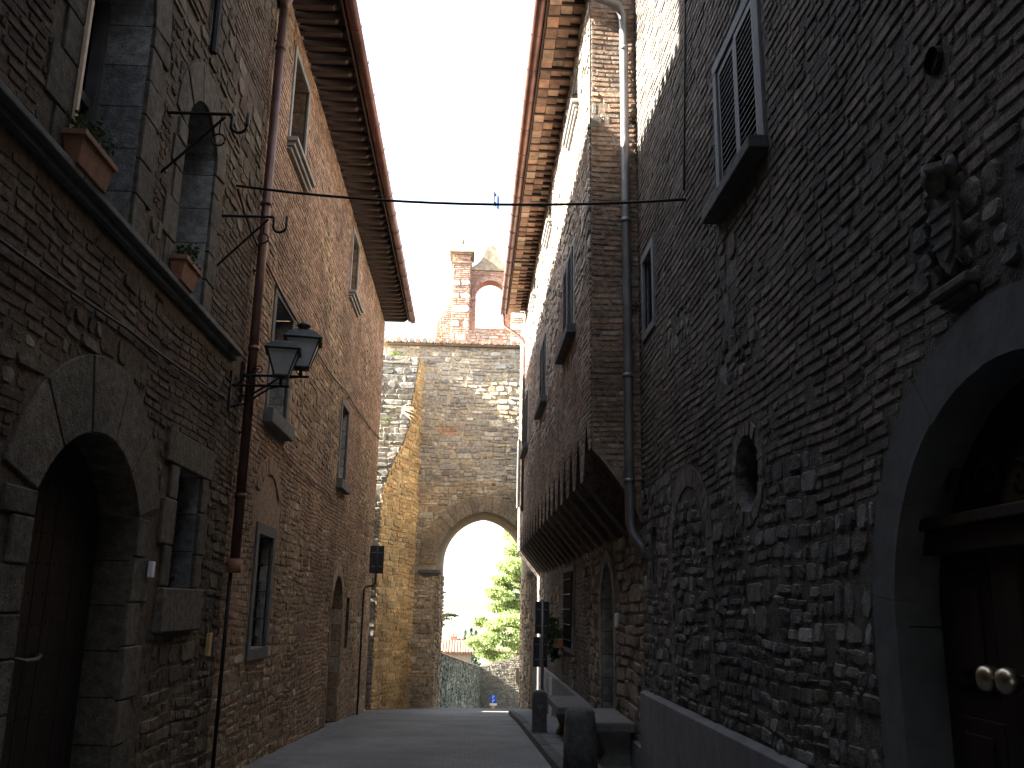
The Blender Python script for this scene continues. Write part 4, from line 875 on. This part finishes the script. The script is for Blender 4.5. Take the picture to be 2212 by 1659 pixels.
for z, s_ in ((0, 1.05), (.3, 1.0), (.52, .97), (.60, .86), (.63, .6)): rings.append([(1.24 + .17 * s_ * math.cos(k * math.pi / 5) * (1.15 if k % 5 in (1, 4) else 1) + rng.uniform(-.012, .012), 10.35 + .22 * s_ * math.sin(k * math.pi / 5) + rng.uniform(-.012, .012), g(10.3) + .09 + z) for k in range(10)])
mb.loft(rings, caps=True); tag(mb.build("stone_block", 'bronze', smooth=True), "rough dark stone block standing in front of the nearer bench", "stone block")
bo_ = thing("stone_bollard", "square dark stone bollard with a small crest at the kerb end", "bollard", (1.18, 15.3, g(15.3)))
mb = MB(); zb = g(15.3)
mb.loft([[(1.18 - a, 15.3 - a, zb + z), (1.18 + a, 15.3 - a, zb + z), (1.18 + a, 15.3 + a, zb + z), (1.18 - a, 15.3 + a, zb + z)] for a, z in ((.135, -.05), (.13, .12), (.115, .13), (.112, .66), (.10, .715), (.06, .74))], caps=True)
mb.build("post", 'bronze', bo_, bevel=.01)
mb = MB(); FBo = Frame((1.18, 15.188, zb), (1, 0, 0), (0, -1, 0)); fpoly(mb, FBo, [(0, .44), (.03, .49), (.045, .53), (.02, .535), (0, .525), (-.02, .535), (-.045, .53), (-.03, .49)], 0, .008); mb.build("crest", 'zinc', bo_)

# signs seen from behind
def sign_panel(parent, x0, x1, y, z0, z1):
    mb = MB(); mb.box(x0, x1, y, y + .012, z0, z1); o = mb.build("sign_panel", 'signback', parent, bevel=.004)
    mb = MB(); xm = (x0 + x1) / 2; mb.box(xm - .02, xm + .02, y - .018, y - .001, z0 + .02, z1 - .02)
    for v in (.25, .75): zz = z0 + (z1 - z0) * v; mb.box(x0 + .03, x1 - .03, y - .012, y - .0005, zz - .012, zz + .012)
    mb.build("channel", 'zinc', o)
sp = thing("sign_post", "grey pole with two dark sign backs behind the bollard", "road sign", (1.43, 18, g(18) + .1))
mb = MB(); mb.tube([(1.43, 17.95, g(18)), (1.43, 17.95, 1.7)], .03, 10); mb.build("pole", 'zinc', sp, smooth=True)
sign_panel(sp, 1.29, 1.56, 18.0, 1.06, 1.66); sign_panel(sp, 1.26, 1.53, 18.0, .45, 1.0)
s2 = thing("sign_post", "dark sign back on a bent pole against the left wall corner", "road sign", (-2.42, 21.6, g(21.6)))
mb = MB(); mb.tube([(-2.42, 21.6, g(21.6) - .02), (-2.42, 21.6, 1.88), (-2.38, 21.58, 1.94), (-2.18, 21.4, 1.97), (-2.14, 21.36, 2.02), (-2.14, 21.36, 2.85)], .022, 8); mb.build("pole", 'signback', s2, smooth=True)
sign_panel(s2, -2.30, -1.98, 21.38, 2.24, 2.87)

# plant by the barred window
t = thing("wall_plant", "bushy green plant hanging under the barred window beyond the side door", "plant", (1.75, 18.6, .9))
mb = MB(); rng = random.Random(12)
for c, rd in (((1.68, 18.7, 1.15), (.18, .5, .26)), ((1.66, 18.3, 1.0), (.17, .35, .28)), ((1.64, 19.1, 1.2), (.15, .35, .2)), ((1.7, 18.5, .75), (.12, .3, .25))): leaves(mb, c, rd, 260, .045, (.05, .09, .03), rng, .1)
mb.build("foliage", 'leaf', t); mb = MB()
for i in range(6): mb.tube([(1.86, 18.2 + i * .17, .95), (1.66, 18.2 + i * .18, 1.2)], .008, 5)
mb.build("stems", 'bark', t); mb = MB(); mb.box(1.66, 1.89, 18.0, 19.2, .80, .96); mb.build("trough", 'terracotta', t, bevel=.01)

# weeds on the buttress
def tuft(c, n, L, label, seed, col=(.16, .17, .05)):
    rng = random.Random(seed); mb = MB(); c = Vector(c)
    for _ in range(n):
        d = Vector((rng.uniform(-.7, .7), rng.uniform(-.9, .1), rng.uniform(.2, 1))).normalized(); l = L * rng.uniform(.5, 1.2); b = c + Vector((rng.uniform(-.12, .12), rng.uniform(-.08, .08), 0)); s_ = d.cross(Vector((0, 1, .2))).normalized() * .008
        m_ = b + d * l * .6; e = m_ + (d + Vector((0, -.2, -.7))).normalized() * l * .5; k = rng.uniform(.6, 1.5); cc = tuple(q * k for q in col)
        mb.add([b - s_, b + s_, m_ + s_, m_ - s_, e], [(0, 1, 2, 3), (3, 2, 4)], cc)
    tag(mb.build("grass_tuft", 'leaf'), label, "weed", "weeds on the stepped buttress")
tuft((-2.35, 26.9, 7.05), 70, .42, "large pale grass tuft on the buttress ledge", 1, (.26, .25, .10)); tuft((-2.62, 26.7, 6.8), 40, .30, "green grass tuft left of the large pale one on the buttress", 2, (.14, .2, .05))
tuft((-2.5, 27.35, 9.02), 30, .3, "small green tuft on top of the buttress under the coping", 3, (.12, .2, .04)); tuft((-2.45, 27.2, 8.35), 24, .35, "thin dry stalks high on the stepped buttress face", 4, (.32, .26, .16))
tw = MB(); rng = random.Random(9)
for _ in range(14): a = rng.uniform(-.3, .5); tw.tube([(-2.28, 26.8, 7.1), (-2.1, 26.6, 7.2 + a * .3), (-1.85 + rng.uniform(-.1, .1), 26.55, 7.1 + a * .7)], .006, 4)
tag(tw.build("dry_twig", 'cream'), "bundle of bare dry twigs beside the pale grass tuft", "weed")

# ================================================================== beyond the gate
yw = thing("sun_block_wall", "unseen wall left of the gate, added to cut the sun patch on the street", "wall", (-5, 27, -1.2))
mb = MB(); mb.box(-5.2, -5, 23.9, 30, -1.8, 2.25, (.3, .24, .16)); mb.build("wall", 'masonry', yw)  # hidden obstacle, added to keep sun off the ground and buttress foot
wl = MB(); FWL = Frame((-.98, 30.6, 0), Vector((1.60, 15.4, 0)).normalized(), Vector((15.4, -1.60, 0)).normalized()); LW = math.hypot(1.6, 15.4)
tz = lambda u: .12 + (-1.30 - .12) * u / LW
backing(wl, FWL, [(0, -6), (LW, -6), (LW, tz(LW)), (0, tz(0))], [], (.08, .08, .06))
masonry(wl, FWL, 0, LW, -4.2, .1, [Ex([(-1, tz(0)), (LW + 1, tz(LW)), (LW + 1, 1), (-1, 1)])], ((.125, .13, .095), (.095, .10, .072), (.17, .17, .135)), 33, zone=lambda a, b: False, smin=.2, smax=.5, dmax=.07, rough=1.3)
w1 = thing("garden_wall", "dark shaded stone wall running downhill beyond the archway on the left", "wall", (-.2, 38, -3)); wl.build("wall", 'masonry', w1)
mb = MB(); 
for i in range(30):
    a, b = LW * i / 30, LW * (i + 1) / 30; q0, q1 = FWL.p(a, tz(a) + .02, .05), FWL.p(b, tz(b) + .02, .05); q2, q3 = FWL.p(b, tz(b) + .1, -.3), FWL.p(a, tz(a) + .1, -.3)
    k = random.Random(i).uniform(.8, 1.2); mb.add([q0, q1, q2, q3, q0 - Vector((0, 0, .05)), q1 - Vector((0, 0, .05))], [(0, 1, 2, 3), (4, 5, 1, 0)], (.32 * k, .2 * k, .14 * k))
mb.build("coping", 'tile', w1)
w2_ = thing("retaining_wall", "pale stone wall facing the archway behind the parking sign", "wall", (2, 46, -3.5)); mb = MB(); FW2 = Frame((0, 46, 0), (1, 0, 0), (0, -1, 0))
backing(mb, FW2, [(.6, -6), (9, -6), (9, -.5), (2.6, -.72), (1.6, -1.0), (.6, -1.3)], [], (.17, .155, .125))
masonry(mb, FW2, .6, 6, -4.2, -.5, [Ex([(0, -1.31), (.6, -1.3), (1.6, -1.0), (2.6, -.72), (9, -.5), (9, 1), (0, 1)])], ((.17, .155, .125), (.145, .13, .105), (.20, .185, .155)), 34, zone=lambda a, b: False, smin=.08, smax=.2, rowset=(3, 4, 5), dmax=.03)
w2m = mb.build("wall", 'masonry', w2_); mb = MB(); fbox(mb, FW2, 2.38, 2.62, -2.0, -1.3, .0, .12); mb.build("meter_box", 'door_brown', w2_)
ps = thing("parking_sign", "blue parking sign with a white letter P and arrow on an orange stand", "road sign", (1.2, 42, g(42)))
mb = MB(); mb.box(1.075, 1.335, 42, 42.02, -2.56, -2.22); a = mb.build("sign_panel", 'signblue', ps, bevel=.003)
def letter(txt, x, y, z, size, mat, parent, name):
    cu = bpy.data.curves.new(name, 'FONT'); cu.body = txt; cu.size = size; cu.align_x = 'CENTER'; cu.extrude = .003
    tmp = bpy.data.objects.new(name, cu); COL.objects.link(tmp); dg = bpy.context.evaluated_depsgraph_get(); me = bpy.data.meshes.new_from_object(tmp.evaluated_get(dg)); COL.objects.unlink(tmp); bpy.data.objects.remove(tmp)
    o = bpy.data.objects.new(name, me); COL.objects.link(o); r = parent
    o.parent = parent
    while r.parent: r = r.parent
    me.transform(Matrix.Translation(Vector((x, y, z)) - r.location) @ Matrix.Rotation(R(90), 4, 'X')); me.materials.clear(); me.materials.append(M[mat]); return o
letter("P", 1.205, 41.994, -2.385, .20, 'white', a, "letter")
mb = MB(); FA = Frame((0, 42, 0), (1, 0, 0), (0, -1, 0)); fpoly(mb, FA, [(1.16, -2.54), (1.185, -2.54), (1.185, -2.48), (1.22, -2.45), (1.22, -2.475), (1.265, -2.435), (1.22, -2.395), (1.22, -2.42), (1.16, -2.47)], .002, .006); mb.build("arrow", 'white', a)
mb = MB(); mb.box(1.05, 1.36, 42, 42.015, -2.665, -2.575); mb.build("sign_plate", 'white', ps, bevel=.003)
mb = MB(); mb.box(1.12, 1.29, 42.0, 42.015, -2.84, -2.67); mb.build("orange_plate", 'orange', ps); mb = MB(); mb.tube([(1.2, 42.05, g(42)), (1.2, 42.05, -2.25)], .03, 8); mb.build("pole", 'zinc', ps)

def tree(name, label, base, trunk_h, clumps, mat, col, n, size, seed, group=None, tr=.16, lean=0):
    rng = random.Random(seed); t = thing(name, label, "tree", base, group); mb = MB(); b = Vector(base)
    top = b + Vector((lean, 0, trunk_h)); mb.tube([b, b.lerp(top, .5) + Vector((rng.uniform(-.1, .1), 0, 0)), top], [tr, tr * .7, tr * .3], 8)
    for c, r_ in clumps: s0 = b.lerp(top, min(1, max(.25, (c[2] - r_[2] * .6 - b.z) / trunk_h))); mb.tube([s0, s0.lerp(Vector(c), .5) + Vector((0, 0, .1)), Vector(c)], [tr * .35, tr * .2, tr * .08], 6)
    mb.build("trunk", 'bark', t); mb = MB()
    for c, r_ in clumps:
        k = rng.uniform(.75, 1.25); cc = tuple(q * k for q in col)
        m = max(4, n // 26)
        for _ in range(m):
            d = Vector((rng.gauss(0, 1), rng.gauss(0, 1), rng.gauss(0, 1))).normalized() * rng.uniform(.35, 1.05); p = Vector(c) + Vector((d.x * r_[0], d.y * r_[1], d.z * r_[2])); q = rng.uniform(.75, 1.25)
            leaves(mb, p, (r_[0] * .42, r_[1] * .42, r_[2] * .4), 26, size, tuple(z * q for z in cc), rng, .2)
    mb.build("crown", mat, t); return t
PB = Vector((3.4, 53, g(53)))
rng = random.Random(44); CL = []
for px, pz, pr in ((2.5, 4.7, .75), (2.15, 3.8, .65), (2.6, 5.6, .7), (1.75, 3.0, .55), (2.7, 6.4, .6), (1.8, 2.2, .65), (2.7, 3.9, .8), (1.3, 2.3, .4), (3.0, 5.2, .7), (3.5, 4.2, 1.0), (2.6, 3.3, .75), (3.4, 2.9, .9), (2.0, 2.6, .5), (2.4, 1.9, .7), (3.2, 1.5, .95), (1.6, 1.5, .55), (2.3, .9, .8), (3.1, .4, .9), (.75, .65, .45), (1.5, .5, .6), (1.2, -.2, .65), (2.1, -.2, .8), (2.9, -.7, .8), (.35, -.35, .5), (.9, -.9, .55), (1.6, -1.1, .6), (2.3, -1.3, .6), (4.4, 1.5, 1.2), (4.5, 3.2, 1.1), (4.4, 5, .9), (4.2, -.2, 1.0), (1.35, -1.75, .35)):
    CL.append(((px, 53 + rng.uniform(-1.2, 1.2), pz), (pr, pr * 1.1, pr * .62)))
tree("pine_tree", "bright green bushy pine seen through the archway", PB, 10, CL, 'pine', (.26, .33, .14), 2300, .06, 45, tr=.25)
tree("cedar_tree", "dark conifer boughs reaching in from the left behind the archway", Vector((-2.6, 35, g(35))), 7, [((-1.15, 35, 1.1), (.55, .4, .12)), ((-.75, 34.9, 1.22), (.45, .3, .06)), ((-1.2, 35, .85), (.35, .3, .18)), ((-1.2, 35.2, 2.05), (.35, .3, .08)), ((-2.2, 35, 3), (.8, .8, .3)), ((-2.3, 35, 4.2), (.6, .6, .3)), ((-1.9, 35, .4), (.7, .6, .3)), ((-1.45, 34.8, -.1), (.42, .3, .3)), ((-1.3, 34.6, -.55), (.3, .3, .35))], 'pine', (.03, .05, .045), 420, .05, 46, tr=.14)
for i, (x, h) in enumerate(((-1.05, 4.4), (-.3, 5.2), (.5, 5.6), (1.2, 5.0), (-1.7, 3.8))):
    b = Vector((x, 128 + i * 3, -9)); H = h + .6
    tree("cypress_tree", "distant blue-green cypress on the hill behind the tiled roof", b, H + .8, [((b.x, b.y, b.z + H * f_ + .8), (.75 * w_, .75 * w_, H * .16)) for f_, w_ in ((.2, 1), (.4, .95), (.6, .8), (.8, .55), (.95, .3))], 'pine', (.05, .085, .07), 260, .2, 60 + i, "cypresses on the distant hill")
hc = thing("tiled_house", "small house with a curved-tile roof and a chimney beyond the garden wall", "house", (-.6, 60, -4)); mb = MB()
mb.box(-3.2, .25, 58.2, 63, -6, -1.25, (.2, .175, .14)); mb.build("wall", 'masonry', hc)
mb = MB(); rng = random.Random(77); mb.add([(-3.4, 57.9, -1.28), (.5, 57.9, -1.28), (.1, 60.5, -.62), (-3.4, 60.5, -.62)], [(0, 1, 2, 3)], (.26, .14, .095))
for i in range(22):
    x = -3.3 + i * .175; k = rng.uniform(.8, 1.25); xe = x if x < -.2 else x - (x + .2) * .5; mb.tube([(x, 57.85, -1.22), (xe, 60.5, -.56)], .075, 7, (.22 * k, .115 * k, .075 * k))
rfc = mb.build("roof", 'tile', hc)
mb = MB(); mb.box(-1.08, -.68, 60.2, 60.6, -1.0, -.36, (.20, .11, .085))
for x in (-1.08, -.93, -.72): mb.box(x, x + .045, 60.2, 60.6, -.36, -.17, (.20, .11, .085))
mb.add([(-1.16, 60.1, -.17), (-.6, 60.1, -.17), (-.6, 60.7, -.17), (-1.16, 60.7, -.17), (-.88, 60.4, .06)], [(0, 1, 4), (1, 2, 4), (2, 3, 4), (3, 0, 4), (3, 2, 1, 0)], (.20, .11, .085)); mb.build("chimney", 'masonry', rfc)
